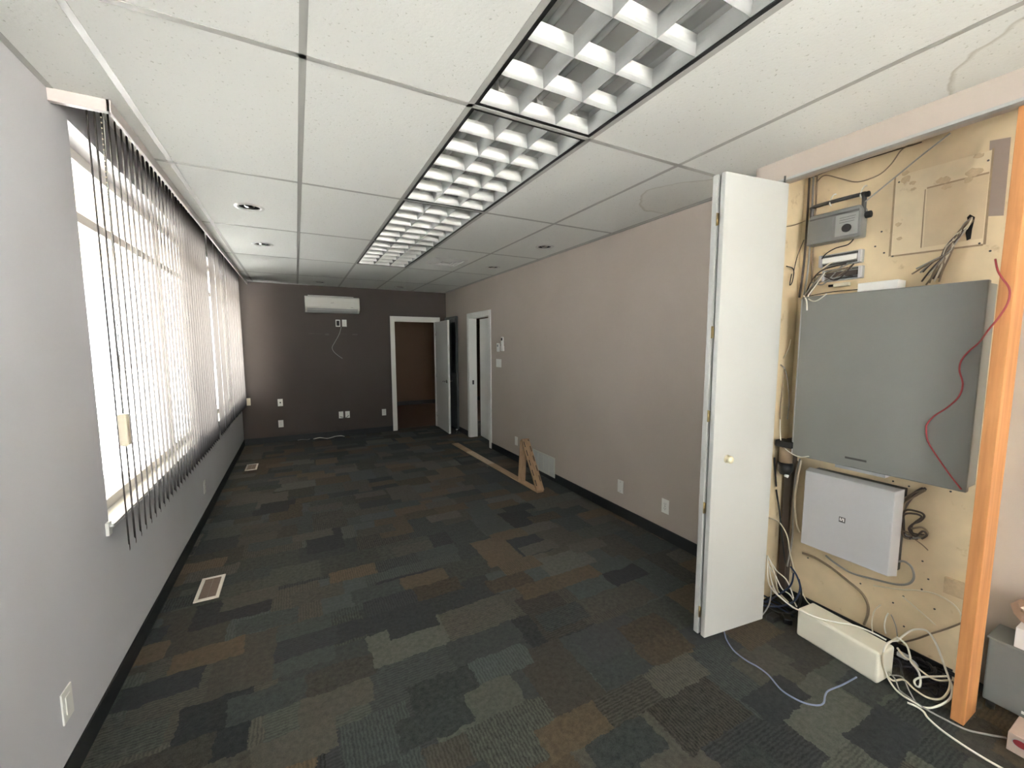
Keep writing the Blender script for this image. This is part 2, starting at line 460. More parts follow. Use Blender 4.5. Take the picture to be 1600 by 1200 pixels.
# right wall with the second doorway
E0, E1, EH = 5.565, 6.37, 2.015
w = MB()
w.box((XR, 1.475, 0), (XR + .13, E0, H + .15)); w.box((XR, E1, 0), (XR + .13, YB, H + .15)); w.box((XR, E0, EH), (XR + .13, E1, H + .15))
w.box((2.263, 1.385, 0), (XP, 1.475, 2.43))
struct(w.build('wall_right', M['mauve']), 'mauve wall with outlets and return air grille', 'wall')
# closet recess: back and inner side
w = MB()
w.box((XP, .55, 0), (XP + .10, 1.475, H + .15)); w.box((2.265, 1.375, 0), (XP, 1.385, H + .1))
struct(w.build('wall_closet', M['ply']), 'cream painted back and side of the open closet', 'wall')
w = MB()
w.box((RX, -1.60, 0), (RX + .1, .56, H + .15)); w.box((RX, YR, 0), (RX + .1, -3.0, H + .15)); w.box((RX, -3.0, 0), (RX + .1, -1.60, .35)); w.box((RX, -3.0, 2.45), (RX + .1, -1.60, H + .15)); w.box((XP + .1, .55, 0), (RX + .1, .65, H + .15))
struct(w.build('wall_beside_closet', M['mauve']), 'mauve wall behind the grey box right of the stud', 'wall')
# bulkhead over the closet
struct(MB().box((2.26, YR, 2.432), (2.36, 1.475, H + .15)).build('wall_bulkhead', M['mauve']), 'mauve bulkhead over the closet opening', 'wall')
struct(MB().box((2.257, -.4, 2.418), (2.29, 1.40, 2.432), .002).build('trim_4', M['track']), 'white door track under the bulkhead', 'trim')
# front of the room (behind the camera), with an unseen window added for daylight
w = MB()
w.box((XL - .2, YR - .2, 0), (-.70, YR, H + .15)); w.box((0.40, YR - .2, 0), (RX + .1, YR, H + .15))
w.box((-.70, YR - .2, 0), (0.40, YR, .30)); w.box((-.70, YR - .2, 2.48), (0.40, YR, H + .15))
struct(w.build('wall_front', M['mauve']), 'mauve front wall around the added window', 'wall')
fr = MB()
for a, b in (((-.70, .35), (0.40, .40)), ((-.70, 2.40), (0.40, 2.45)), ((-.70, .35), (-.65, 2.45)), ((0.35, .35), (0.40, 2.45)), ((-.18, .35), (-.13, 2.45))):
    fr.box((a[0], YR - .13, a[1]), (b[0], YR - .07, b[1]))
w2 = thing('added_window_2', 'unseen front window added for daylight', 'window', (0, 0, 0)); struct(w2)
fr.build('window_frame', M['frame'], w2)
MB().box((-.65, YR - .103, .40), (0.35, YR - .097, 2.40)).build('pane', M['glass'], w2)

w3 = thing('added_window_3', 'unseen window added on the right near the front for daylight', 'window', (0, 0, 0)); struct(w3)  # unseen window, added to throw light on the left wall
fr = MB()
for a, b in (((-3.0, .35), (-1.60, .40)), ((-3.0, 2.40), (-1.60, 2.45)), ((-3.0, .40), (-2.95, 2.40)), ((-1.65, .40), (-1.60, 2.40)), ((-2.325, .40), (-2.275, 2.40))):
    fr.box((RX + .03, a[0], a[1]), (RX + .08, b[0], b[1]))
fr.build('window_frame', M['frame'], w3)
MB().box((RX + .052, -2.95, .40), (RX + .058, -1.65, 2.40)).build('pane', M['glass'], w3)

# hall behind the back door and the room behind the right-hand door
w = MB()
w.box((.6, 10.68, 0), (4.6, 10.78, 2.6)); w.box((.5, YB + .13, 0), (.6, 10.78, 2.6)); w.box((4.5, YB + .13, 0), (4.6, 10.78, 2.6))
struct(w.build('wall_hall', M['brown_wall']), 'dark brown hall wall seen through the back doorway', 'wall')
struct(MB().box((.5, YB + .13, -.12), (4.6, 10.78, 0)).build('floor_hall', M['hall_floor']), 'brown hall floor beyond the doorway', 'floor')
struct(MB().box((.5, YB + .13, 2.6), (4.6, 10.78, 2.7)).build('ceiling_hall', M['tile']), 'ceiling of the dark hall', 'ceiling')
struct(MB().box((.6, 10.665, 0), (4.5, 10.68, .10)).build('baseboard_hall', M['rubber']), 'dark base along the hall wall', 'baseboard')
w = MB()
w.box((4.5, 4.3, 0), (4.6, YB, 2.6)); w.box((XR + .13, 4.2, 0), (4.6, 4.3, 2.6))
struct(w.build('wall_side_room', M['mauve']), 'wall of the small room behind the right-hand door', 'wall')
struct(MB().box((XR + .13, 4.2, 2.6), (4.6, YB + .13, 2.7)).build('ceiling_side_room', M['tile']), 'ceiling of the small side room', 'ceiling')

# ceiling: tiles, with openings for troffers and downlights
DLS = [(-.311, 3.518), (-.305, 4.722), (.303, 7.10), (2.182, 3.562), (2.176, 4.77), (1.528, 7.08)]
TROFF = [(k, Y0 + (k - 1) * 2 * G) for k in range(4)]     # troffer spans Y..Y+2G in column G..2G
FX = -.69                                                 # edge of the window pocket
ct = MB()
xs = [XL, -G, 0, G, 2*G, 3*G, 4*G, XR]
ys = [YR] + [Y0 + k * 2 * G for k in range(-3, 5)] + [YB]
ZT = H + .0008
def quad(x0, y0, x1, y1):
    inside = [d for d in DLS if x0 < d[0] < x1 and y0 < d[1] < y1]
    if not inside:
        vs_ = [ct.bm.verts.new(v) for v in ((x0, y0, ZT), (x0, y1, ZT), (x1, y1, ZT), (x1, y0, ZT))]
        ct.bm.faces.new(vs_); return
    cx, cy = inside[0]; r = .068
    angs = sorted(set([2*PI*i/32 for i in range(32)] + [math.atan2(y - cy, x - cx) % (2*PI) for x in (x0, x1) for y in (y0, y1)]))
    inn, out = [], []
    for a in angs:
        c, s_ = math.cos(a), math.sin(a)
        inn.append(ct.bm.verts.new((cx + r*c, cy + r*s_, ZT)))
        t = min([((x1 if c > 0 else x0) - cx) / c if abs(c) > 1e-9 else 1e9, ((y1 if s_ > 0 else y0) - cy) / s_ if abs(s_) > 1e-9 else 1e9])
        out.append(ct.bm.verts.new((cx + t*c, cy + t*s_, ZT)))
    n = len(angs)
    for i in range(n): ct.bm.faces.new((inn[i], inn[(i+1) % n], out[(i+1) % n], out[i]))
for i in range(len(xs) - 1):
    for j in range(len(ys) - 1):
        x0, x1, y0, y1 = xs[i], xs[i+1], ys[j], ys[j+1]
        if abs(x0 - G) < 1e-6 and any(abs(y0 - t[1]) < 1e-4 for t in TROFF): continue
        if i == 0:
            # strip by the window wall: stops at the pocket
            if y1 <= 2.30: quad(x0, y0, x1, y1)
            elif y0 < 2.30: quad(x0, y0, x1, 2.30); quad(FX, 2.30, x1, y1)
            else: quad(FX, y0, x1, y1)
            continue
        quad(x0, y0, x1, y1)
# slab above so that no daylight leaks through, and the pocket over the blinds
ct.box((XL - .2, YR - .2, H + .15), (RX + .1, YB + .13, H + .25))
struct(ct.build('ceiling', M['tile']), 'white mineral tile ceiling with water stains', 'ceiling')
gr = MB()
def tee(a, b):
    gr.box((a[0], a[1], H - .0004), (b[0], b[1], H + .006))
hw = .012
for x in (-G, 0, G, 2*G, 3*G, 4*G):
    tee((x - hw, YR), (x + hw, YB))
for y in ys[1:-1]:
    x0 = XL if y < 2.3 else FX
    tee((x0, y - hw), (XR, y + hw))
# wall angles
tee((XL, YR), (XL + .022, 2.30)); tee((FX, YB - .02), (XR, YB)); tee((XR - .022, 1.475), (XR, YB)); 
struct(gr.build('trim_2', M['tee']), 'white metal grid of the suspended ceiling', 'trim')
fa = MB()
fa.box((XL, 2.275, H - .045), (FX + .012, 2.30, H + .01), .002); fa.box((FX, 2.275, H - .045), (FX + .014, YB - .001, H + .01), .002)
struct(fa.build('trim_1', M['fascia']), 'white fascia around the blind pocket', 'trim')

# baseboards
BB = .094
struct(MB().box((XL, YR, 0), (XL + .008, YB, BB), .002).build('baseboard_left', M['rubber']), 'black rubber base along the window wall', 'baseboard')
b = MB(); b.box((XL + .008, YB - .008, 0), (1.43, YB, BB), .002); b.box((2.355, YB - .008, 0), (XR - .008, YB, BB), .002)
struct(b.build('baseboard_back', M['rubber']), 'black rubber base along the end wall', 'baseboard')
b = MB(); b.box((XR - .008, 1.475, 0), (XR, 5.50, BB), .002); b.box((XR - .008, 6.435, 0), (XR, YB, BB), .002)
struct(b.build('baseboard_right', M['rubber']), 'black rubber base along the right-hand wall', 'baseboard')
struct(MB().box((XP - .008, .60, 0), (XP, 1.375, .055), .002).build('closet_gap_strip', M['rubber']), 'black strip painted as the dark gap at the foot of the closet wall', 'baseboard')  # black colour stands in for the shaded void under the plywood

# side window: frame, transom, panes
w1 = thing('window_1', 'long side window behind the vertical blinds', 'window', (0, 0, 0)); struct(w1)
fr = MB(); fx0, fx1 = XL - .16, XL - .10
fr.box((fx0, WY0, WZ0), (fx1, WY1, WZ0 + .06), .004); fr.box((fx0, WY0, WZ1 - .05), (fx1, WY1, WZ1), .004)
for y in (WY0, 4.02, 4.86, 5.66, WY1 - .06): fr.box((fx0, y, WZ0 + .06), (fx1, y + .06, WZ1 - .05), .004)
fr.box((fx0 + .003, WY0 + .06, 2.15), (fx1 - .003, WY1 - .06, 2.20), .004)
fr.build('window_frame', M['frame'], w1)
MB().box((XL - .10, WY0 + .002, WZ0), (XL - .002, WY1 - .002, WZ0 + .012), .003).build('window_sill', M['white'], w1)
for ya, yb_ in ((WY0 + .06, 4.02), (4.08, 4.86), (4.92, 5.66), (5.72, WY1 - .06)):
    MB().box((fx0 + .027, ya, WZ0 + .06), (fx0 + .033, yb_, 2.15)).build('pane', M['glass'], w1)
    MB().box((fx0 + .027, ya, 2.20), (fx0 + .033, yb_, WZ1 - .05)).build('pane', M['glass'], w1)

# outdoors
struct(MB().box((-40, -40, -.4), (40, 40, -.14)).build('pavement', M['ground']), 'pale pavement outside', 'pavement')
struct(MB().box((-14, -12, -.139), (-1.07, 30, -.10)).build('added_ground_strip', M['asphalt']), 'unseen asphalt strip added to dim the light at the side window', 'added_ground_strip')  # unseen strip added to cut bright ground light on the blinds
ev = MB(); ev.box((-2.95, YR - 1, 2.62), (-1.06, YB + 1, 2.74)); ev.box((-1.97, YR - 1, 2.58), (-2.95, YB + 1, 2.78))
struct(ev.build('trim_3', M['siding']), 'cream eave outside the side window', 'trim')

# doors
d1 = thing('door_1', 'white door standing open in the back doorway', 'door', (0, 0, 0)); struct(d1)
f = MB()
f.box((D0 - .062, YB - .014, 0), (D0, YB, DH + .062), .003); f.box((D1, YB - .014, 0), (D1 + .062, YB, DH + .062), .003); f.box((D0, YB - .014, DH), (D1, YB, DH + .062), .003)
f.build('door_casing', M['trim_white'], d1)
f = MB()
f.box((D0, YB - .004, 0), (D0 + .018, YB + .13, DH)); f.box((D1 - .018, YB - .004, 0), (D1, YB + .13, DH)); f.box((D0 + .018, YB - .004, DH - .018), (D1 - .018, YB + .13, DH))
f.box((D0 + .018, YB + .05, 0), (D0 + .03, YB + .085, DH - .018)); f.box((D1 - .03, YB + .05, 0), (D1 - .018, YB + .085, DH - .018)); f.box((D0 + .03, YB + .05, DH - .03), (D1 - .03, YB + .085, DH - .018))
f.build('door_jamb', M['trim_white'], d1)
lv = MB()
# leaf stands out from the hinge at (2.285, 7.50) towards (2.235, 6.73)
hx, hy = 2.262, 7.49; ang = math.atan2(6.725 - hy, 2.228 - hx)
ux, uy = math.cos(ang), math.sin(ang); Ld = .77
nx, ny = -uy, ux            # +X side
lv.obox((hx + ux*Ld/2 + nx*.0175, hy + uy*Ld/2 + ny*.0175, 1.0), (ux, uy, 0), (nx, ny, 0), (0, 0, 1), Ld/2, .0175, .985, .002)
leaf = lv.build('door_leaf', M['trim_white'], d1)
h = MB()
bx, by = hx + ux*(Ld - .065), hy + uy*(Ld - .065)
for sgn, off in ((-1, 0.0), (1, .035)):
    cx, cy = bx + nx*off, by + ny*off
    h.cyl((cx, cy, .93), (cx + sgn*nx*.012, cy + sgn*ny*.012, .93), .028, 20)
    h.cyl((cx, cy, .93), (cx + sgn*nx*.05, cy + sgn*ny*.05, .93), .009, 12)
    h.tube([(cx + sgn*nx*.05, cy + sgn*ny*.05, .93), (cx + sgn*nx*.055 - ux*.03, cy + sgn*ny*.055 - uy*.03, .93), (cx + sgn*nx*.05 - ux*.11, cy + sgn*ny*.05 - uy*.11, .925)], .008, 8)
h.build('door_handle', M['chrome'], d1)
for z in (.25, 1.0, 1.78):
    MB().cyl((hx - .003, hy - .008, z - .045), (hx - .003, hy - .008, z + .045), .007, 10).build('hinge', M['chrome'], d1)

d2 = thing('door_2', 'white door standing ajar in the right-hand doorway', 'door', (0, 0, 0)); struct(d2)
f = MB()
f.box((XR - .014, E0 - .075, 0), (XR, E0, EH + .062), .003); f.box((XR - .014, E1, 0), (XR, E1 + .062, EH + .062), .003); f.box((XR - .014, E0, EH), (XR, E1, EH + .062), .003)
f.build('door_casing', M['trim_white'], d2)
f = MB()
f.box((XR - .004, E0, 0), (XR + .13, E0 + .018, EH)); f.box((XR - .004, E1 - .018, 0), (XR + .13, E1, EH)); f.box((XR - .004, E0 + .018, EH - .018), (XR + .13, E1 - .018, EH))
f.build('door_jamb', M['trim_white'], d2)
hx2, hy2 = 2.618, 5.585; a2 = math.radians(90 - 3.2)
ux, uy = math.cos(a2), math.sin(a2); nx, ny = uy, -ux; L2 = .745
lf = MB(); lf.obox((hx2 + ux*L2/2 + nx*.0175, hy2 + uy*L2/2 + ny*.0175, 1.0), (ux, uy, 0), (nx, ny, 0), (0, 0, 1), L2/2, .0175, .985, .002)
lf.build('door_leaf', M['trim_white'], d2)
MB().box((XR + .045, E1 - .022, .90), (XR + .075, E1 - .018, .97), .0008).build('strike_plate', M['dark_metal'], d2)
d3 = thing('door_3', 'dark grey door leaf with dark glass flat against the right-hand wall', 'door', (0, 0, 0)); struct(d3)
MB().box((XR - .045, 6.86, .055), (XR - .010, 7.47, 2.07), .003).build('door_leaf', M['grey_leaf'], d3)
MB().box((XR - .049, 6.90, 1.06), (XR - .045, 7.40, 2.03), .001).build('glass_pane', M['dark_glass'], d3)

# small spring stop on the floor in the corner
t = thing('door_stop', 'small pale spring door stop on the floor near the corner', 'door stop', (2.40, 6.80, 0))
MB().cyl((0, 0, 0), (0, 0, .006), .022, 16).build('foot', M['chrome'], t)
MB().cyl((0, 0, .006), (0, 0, .055), .007, 12).build('shaft', M['chrome'], t)
MB().cyl((0, 0, .055), (0, 0, .068), .020, 16, bev=.003).build('cap', M['plastic'], t)

# ------------------------------------------------------------------ folded bifold door
t = thing('bifold_door', 'tall white bifold door folded open with a small brass knob', 'folding door', (2.19, 1.30, 0))
def leafbox(p0, p1, th, z0, z1):
    p0 = Vector(p0) - Vector((2.19, 1.30)); p1 = Vector(p1) - Vector((2.19, 1.30))
    d = (p1 - p0); L = d.length; u = d / L; n = Vector((-u[1], u[0]))
    c = (p0 + p1) / 2 + n * th / 2
    return MB().obox((c[0], c[1], (z0 + z1) / 2), (u[0], u[1], 0), (n[0], n[1], 0), (0, 0, 1), L/2, th/2, (z1 - z0)/2, .003)
# front leaf: face towards the camera from (1.762,1.306) to (2.186,1.253)
leafbox((1.762, 1.306), (2.186, 1.253), .027, .02, 2.372).build('leaf', M['door_white'], t)
leafbox((1.760, 1.345), (2.192, 1.314), .029, .02, 2.372).build('leaf', M['door_white'], t)
for z in (.15, .72, 1.20, 1.62, 2.16):
    hb = MB(); hb.cyl((1.757 - 2.19, 1.339 - 1.30, z - .030), (1.757 - 2.19, 1.339 - 1.30, z + .030), .0035, 10)
    hb.obox((1.760 - 2.19, 1.338 - 1.30, z), (1, 0, 0), (0, 1, 0), (0, 0, 1), .0015, .007, .028)
    hb.build('hinge', M['brass'], t)
kb = MB(); kx, ky, kz = 1.858 - 2.19, 1.294 - 1.30, .977
kn = Vector((-.124, -.992, 0)).normalized()
kb.lathe([(0, .030), (.012, .030), (.0185, .026), (.0195, .020), (.012, .013), (.009, .004), (.021, .003), (.021, 0), (0, 0)], (kx, ky, kz), kn, 24)
kb.build('knob', M['pale_brass'], t)
MB().cyl((2.175 - 2.19, 1.27 - 1.30, 2.372), (2.175 - 2.19, 1.27 - 1.30, 2.411), .005, 10).build('pivot_pin', M['dark_metal'], t)

# ------------------------------------------------------------------ bare stud
t = thing('wood_stud', 'bare orange-brown timber stud standing beside the open closet', 'stud', (2.35, .51, 0))
MB().box((-.07, -.02, 0), (.07, .02, 2.411), .002).build('timber', M['stud'], t)

# ------------------------------------------------------------------ vertical blinds
VA = math.radians(18.8)
vz0, vz1 = .665, H + .085
def vane_mesh():
    b = MB(); n = 7; W = .089; th = .0012
    top = []
    for i in range(n):
        u = -W/2 + W*i/(n-1); s_ = .0035 * (1 - (2*u/W)**2)
        top.append((s_, u))
    A = [b.bm.verts.new((x, y, 0)) for x, y in top] + [b.bm.verts.new((x + th, y, 0)) for x, y in top[::-1]]
    B = [b.bm.verts.new((v.co.x, v.co.y, vz1 - vz0)) for v in A]
    N = len(A)
    b.bm.faces.new(A[::-1]); b.bm.faces.new(B)
    for i in range(N):
        f = b.bm.faces.new((A[i], A[(i+1) % N], B[(i+1) % N], B[i])); f.smooth = i not in (n-1, N-1)
    return b
BX = -.770
first = None
def blind(label, ya, yb_, jit, va, gaps=()):
    global first
    t = thing('vertical_blind', label, 'blind', (BX, ya, H + .118))
    MB().box((-.022, -.02, -.03), (.022, yb_ - ya + .02, .03), .003).build('headrail', M['white'], t)
    y = ya + .03; k = 0
    while y < yb_ - .02:
        k += 1
        a = va + random.uniform(-jit, jit)
        if first is None:
            v = vane_mesh().build('vane', M['vane'], t); first = v
        else:
            v = first.copy(); col.objects.link(v); v.parent = t
        v.location = (0, y - ya, vz0 - H - .118); v.rotation_euler = (0, 0, a)
        y += .080 + random.uniform(-.004, .004)
        for g0, g1 in gaps:
            if g0 < y < g1: y = g1
    return t
bl = blind('long vertical blind with open grey fabric vanes and a pull chain', 2.31, 4.79, math.radians(1.4), VA)
ch = MB()
for q in range(60):
    u = q / 59; ch.sphere((.045, .03 - .05*u, .0 - .10 - 1.27*u), .003, u=6, v=4)
ch.build('bead_chain', M['ivory'], bl)
MB().tube([(.05, .05, -.03), (.048, .0, -.7), (.05, -.06, -1.37)], .0018, 6).build('tilt_cord', M['cable_grey'], bl)
MB().box((.035, -.082, -1.51), (.065, -.045, -1.375), .006).build('cord_weight', M['ivory'], bl)
blind('shorter vertical blind with uneven vanes beside the far corner', 4.88, 7.25, math.radians(3.2), math.radians(14), ((5.9, 5.98),))
t = thing('cord_tie_down', 'small clear cord bracket on the wall at the lower window corner', 'bracket', (XL, 2.40, .745), PI/2)
MB().box((-.018, -.014, -.03), (.018, -.001, .03), .003).build('base', M['plastic'], t)
MB().cyl((0, -.013, .012), (0, -.028, .012), .008, 12).build('peg', M['plastic'], t)

# ------------------------------------------------------------------ ceiling fixtures
def troffer(label, y, proto=None):
    loc = (1.5*G, y + G, H)
    if proto is not None: return dup(proto, loc, 0, label)
    t = thing('fluorescent_troffer', label, 'ceiling light', loc, 0, 'fluorescent troffers in a row')
    hx, hy = G/2 - .012, G - .012
    # black reveal around the louver
    r = MB()
    for a, b in (((-hx, -hy), (-hx + .016, hy)), ((hx - .016, -hy), (hx, hy)), ((-hx + .016, -hy), (hx - .016, -hy + .014)), ((-hx + .016, hy - .014), (hx - .016, hy))):
        r.box((a[0], a[1], .001), (b[0], b[1], .03))
    r.build('black_reveal', M['black'], t)
    p = MB()
    p.box((-hx, -hy, .105), (hx, hy, .115))
    for a, b in (((-hx, -hy), (-hx + .01, hy)), ((hx - .01, -hy), (hx, hy)), ((-hx + .01, -hy), (hx - .01, -hy + .01)), ((-hx + .01, hy - .01), (hx - .01, hy))):
        p.box((a[0], a[1], .031), (b[0], b[1], .105))
    p.build('housing', M['reflector'], t)
    # parabolic louver, blades wide at the top and thin at the lower edge
    lx, ly, d = hx - .017, hy - .015, .054
    def prof(half):
        return [(1, 0), (half*.16 + 1*0, 0)]
    def blade(axis, c, a0, a1, half=.018, z0=.004):
        n = 7; pts = []
        for i in range(n):
            u = i/(n-1); pts.append((c - .0012 - half*(u**2.0), z0 + d*u))
        for i in range(n-1, -1, -1):
            u = i/(n-1); pts.append((c + .0012 + half*(u**2.0), z0 + d*u))
        lv.prism(pts, axis, a0, a1)
    lv = MB()
    for x in (-lx/3, lx/3): blade('Y', x, -ly, ly)
    for i in range(1, 6): blade('X', -ly + 2*ly*i/6, -lx, lx, .020)
    # curved half blades along the rim
    def rim(axis, c, sgn, a0, a1):
        n = 7; pts = [(c + sgn*(.0012 + .018*(i/(n-1))**2), .004 + d*i/(n-1)) for i in range(n)]
        pts += [(c, .004 + d), (c, .004)]
        lv.prism(pts, axis, a0, a1)
    rim('Y', -lx, 1, -ly, ly); rim('Y', lx, -1, -ly, ly); rim('X', -ly, 1, -lx, lx); rim('X', ly, -1, -lx, lx)
    L = lv.build('louver', M['louver'], t)
    for x in (-lx*2/3, 0, lx*2/3):
        tb = MB().cyl((x, -hy + .035, .084), (x, hy - .035, .084), .0127, 14).build('lamp_tube', M['tube'], t)
        for s_ in (-1, 1):
            sk = MB()
            sk.box((x - .016, s_*(hy - .024) - .012, .062), (x + .016, s_*(hy - .024) + .012, .104), .003)
            sk.build('lamp_holder', M['plastic'], tb)
    return t
tl = ['nearest of the four unlit louvered ceiling lights, cut by the top edge', 'second unlit louvered ceiling light counted from the camera', 'third unlit louvered ceiling light counted from the camera', 'farthest of the four louvered ceiling lights, beside the air vent']
pt = troffer(tl[0], TROFF[0][1])
for k in (1, 2, 3): troffer(tl[k], TROFF[k][1], pt)

def downlight(label, x, y, proto=None):
    if proto is not None: return dup(proto, (x, y, H), 0, label)
    t = thing('recessed_downlight', label, 'downlight', (x, y, H), 0, 'small recessed downlights')
    MB().lathe([(.066, .006), (.066, -.001), (.070, -.005), (.090, -.003), (.096, .003), (.096, .004)], (0, 0, 0)).build('trim_ring', M['white'], t)
    MB().lathe([(.066, .004), (.058, .06), (.05, .10), (0, .10)], (0, 0, 0)).build('baffle', M['black'], t)
    b = MB(); b.lathe([(0, -.004), (.024, -.002), (.034, .006), (.036, .03), (.03, .07), (.016, .099)], (0, 0, 0))
    b.build('bulb', M['chrome'], t)
    return t
dl = ['nearer downlight on the window side of the ceiling', 'second downlight on the window side, farther from the camera', 'small downlight above the air conditioner', 'nearer downlight close to the right-hand wall', 'second downlight close to the right-hand wall', 'small downlight above the back doorway']
pd = downlight(dl[0], *DLS[0])
for k in range(1, 6): downlight(dl[k], DLS[k][0], DLS[k][1], pd)

t = thing('ceiling_vent', 'square white air vent in the ceiling beside the farthest troffer', 'vent', (1.54, 4.70, H))
v = MB()
for s0, s1, z0, z1 in ((.20, .165, -.001, -.014), (.15, .12, -.004, -.018), (.105, .075, -.004, -.018)):
    pr_ = [(s0, z0), (s1, z1)]
    pts = []
    for s_, z in pr_: pts.append([v.bm.verts.new((sx*s_, sy*s_, z)) for sx, sy in ((-1, -1), (1, -1), (1, 1), (-1, 1))])
    inner = [v.bm.verts.new((sx*(s1 - .006), sy*(s1 - .006), z1 + .012)) for sx, sy in ((-1, -1), (1, -1), (1, 1), (-1, 1))]
    for a, b in ((pts[0], pts[1]), (pts[1], inner)):
        for i in range(4): v.bm.faces.new((a[i], a[(i+1) % 4], b[(i+1) % 4], b[i]))
v.build('vanes', M['white'], t)
MB().box((-.17, -.17, -.003), (.17, .17, -.001)).build('throat', M['tee'], t)
MB().box((-.045, -.045, -.016), (.045, .045, -.010), .002).build('centre_plate', M['white'], t)

# ------------------------------------------------------------------ wall plates
PW, PH = .072, .116
def plate(name, label, cat, loc, rz, kind, group=None, w=PW, h=PH, mat='plastic'):
    t = thing(name, label, cat, loc, rz, group)
    MB().box((-w/2, -.006, -h/2), (w/2, -.0005, h/2), .0022).build('cover_plate', M[mat], t)
    if kind == 'duplex':
        for s_ in (-1, 1):
            r = MB().cyl((0, -.0055, s_*.0195), (0, -.0085, s_*.0195), .0165, 24).build('receptacle', M[mat], t)
            sl = MB(); sl.box((-.0075, -.0092, s_*.0195 - .001), (-.0055, -.0084, s_*.0195 + .008)); sl.box((.0055, -.0092, s_*.0195 - .001), (.0075, -.0084, s_*.0195 + .007)); sl.cyl((0, -.0084, s_*.0195 - .008), (0, -.0092, s_*.0195 - .008), .0024, 8)
            sl.build('slots', M['black'], r)
        MB().cyl((0, -.0055, 0), (0, -.0072, 0), .003, 10).build('screw', M['chrome'], t)
    elif kind == 'blank':
        for s_ in (-1, 1): MB().cyl((0, -.0055, s_*.042), (0, -.0072, s_*.042), .003, 10).build('screw', M['chrome'], t)
    elif kind == 'jack':
        MB().box((-.009, -.0078, -.011), (.009, -.0055, .011), .001).build('jack', M['black'], t)
        for s_ in (-1, 1): MB().cyl((0, -.0055, s_*.042), (0, -.0072, s_*.042), .003, 10).build('screw', M['chrome'], t)
    elif kind == 'decora':
        MB().box((-.0165, -.0085, -.033), (.0165, -.0055, .033), .0012).build('insert', M['plastic'], t)
    elif kind == 'switch3':
        for x in (-.046, 0, .046):
            MB().box((x - .0165, -.0088, -.033), (x + .0165, -.0055, .033), .0012).build('rocker', M['plastic'], t)
    elif kind == 'open':
        MB().box((-.023, -.0075, -.042), (.023, -.0055, .042)).build('opening', M['dark_void'], t)
    return t
BK, RW, LW = 0.0, -PI/2, PI/2
plate('wall_outlet', 'white outlet plate low on the window wall nearest the camera', 'outlet', (XL, 1.933, .285), LW, 'decora')
plate('wall_outlet', 'white outlet plate under the middle of the blinds', 'outlet', (XL, 4.432, .300), LW, 'duplex')
plate('wall_outlet', 'ivory plate on the end wall tight beside the window corner', 'outlet', (-.775, YB, .683), BK, 'blank', mat='ivory')
plate('wall_outlet', 'white jack plate with a dark hole, above another outlet on the end wall', 'outlet', (-.336, YB, .643), BK, 'jack')
plate('wall_outlet', 'white outlet near the end wall base, below the jack plate', 'outlet', (-.344, YB, .298), BK, 'duplex')
plate('wall_outlet', 'left plate of the pair joined by a short black cord', 'outlet', (.563, YB, .368), BK, 'blank')
plate('wall_outlet', 'right plate of the pair joined by a short black cord', 'outlet', (.666, YB, .366), BK, 'duplex')
plate('wall_outlet', 'white outlet on the end wall just left of the doorway', 'outlet', (1.28, YB, .357), BK, 'duplex')
plate('wall_outlet', 'open wall box with a white rim under the air conditioner', 'wall box', (.576, YB, 1.931), BK, 'open')
plate('wall_outlet', 'white outlet right of the open wall box under the air conditioner', 'outlet', (.676, YB, 1.934), BK, 'duplex')
plate('wall_outlet', 'plain white plate low on the right-hand wall, left of the duplex outlet', 'outlet', (XR, 2.722, .279), RW, 'blank')
plate('wall_outlet', 'white duplex outlet low on the wall nearest the bifold door', 'outlet', (XR, 2.212, .276), RW, 'duplex')
plate('wall_outlet', 'white plate low on the wall beside the right-hand doorway', 'outlet', (XR, 4.713, .281), RW, 'blank')
plate('light_switch', 'wide three-rocker white switch plate beside the right-hand doorway', 'switch', (XR, 5.235, 1.302), RW, 'switch3', w=.164)
t = thing('thermostat', 'slim white wall control left of the remote holder', 'thermostat', (XR, 5.23, 1.525), RW)
MB().box((-.036, -.022, -.06), (.036, -.0005, .06), .004).build('body', M['plastic'], t)
MB().box((-.02, -.0235, .01), (.02, -.0215, .04), .001).build('display', M['radio_light'], t)
t = thing('remote_control', 'white air conditioner remote in a holder above the switch plate', 'remote', (XR, 5.09, 1.575), RW)
MB().box((-.03, -.026, -.095), (.03, -.006, .095), .006).build('body', M['plastic'], t)
MB().box((-.022, -.0275, .045), (.022, -.0255, .082), .001).build('display', M['black'], t)
MB().box((-.035, -.03, -.10), (.035, -.0005, -.03), .004).build('holder', M['plastic'], t)

# ------------------------------------------------------------------ air conditioner
t = thing('air_conditioner', 'white split air conditioner high on the end wall', 'air conditioner', (.497, YB, 2.09))
W2 = .41
pf = [(-.001, .022), (-.001, .245), (-.13, .262), (-.185, .250), (-.200, .225), (-.204, .075), (-.185, .045), (-.12, .006), (-.05, 0)]
MB().prism(pf, 'X', -W2, W2, .003).build('body', M['ac_white'], t)
MB().prism([(-.2045, .230), (-.2085, .225), (-.2105, .082), (-.2045, .078)], 'X', -W2 + .004, W2 - .004, .001).build('front_panel', M['ac_white'], t)
MB().prism([(-.197, .066), (-.203, .062), (-.150, .016), (-.118, .000), (-.118, .012)], 'X', -W2 + .03, W2 - .03, .001).build('air_flap', M['silver'], t)
MB().box((-.36, -.10, .262), (.33, -.004, .278), .002).build('mounting_plate', M['ac_white'], t)
MB().box((.27, -.212, .088), (.31, -.2095, .092)).build('indicator', M['radio_grey'], t)
em = MB()
for i in range(3): em.box((-.03 + i*.016, -.2108, .150 + i*.003), (-.020 + i*.016, -.2094, .158 + i*.003))
em.build('emblem', M['radio_light'], t)
sc = MB()
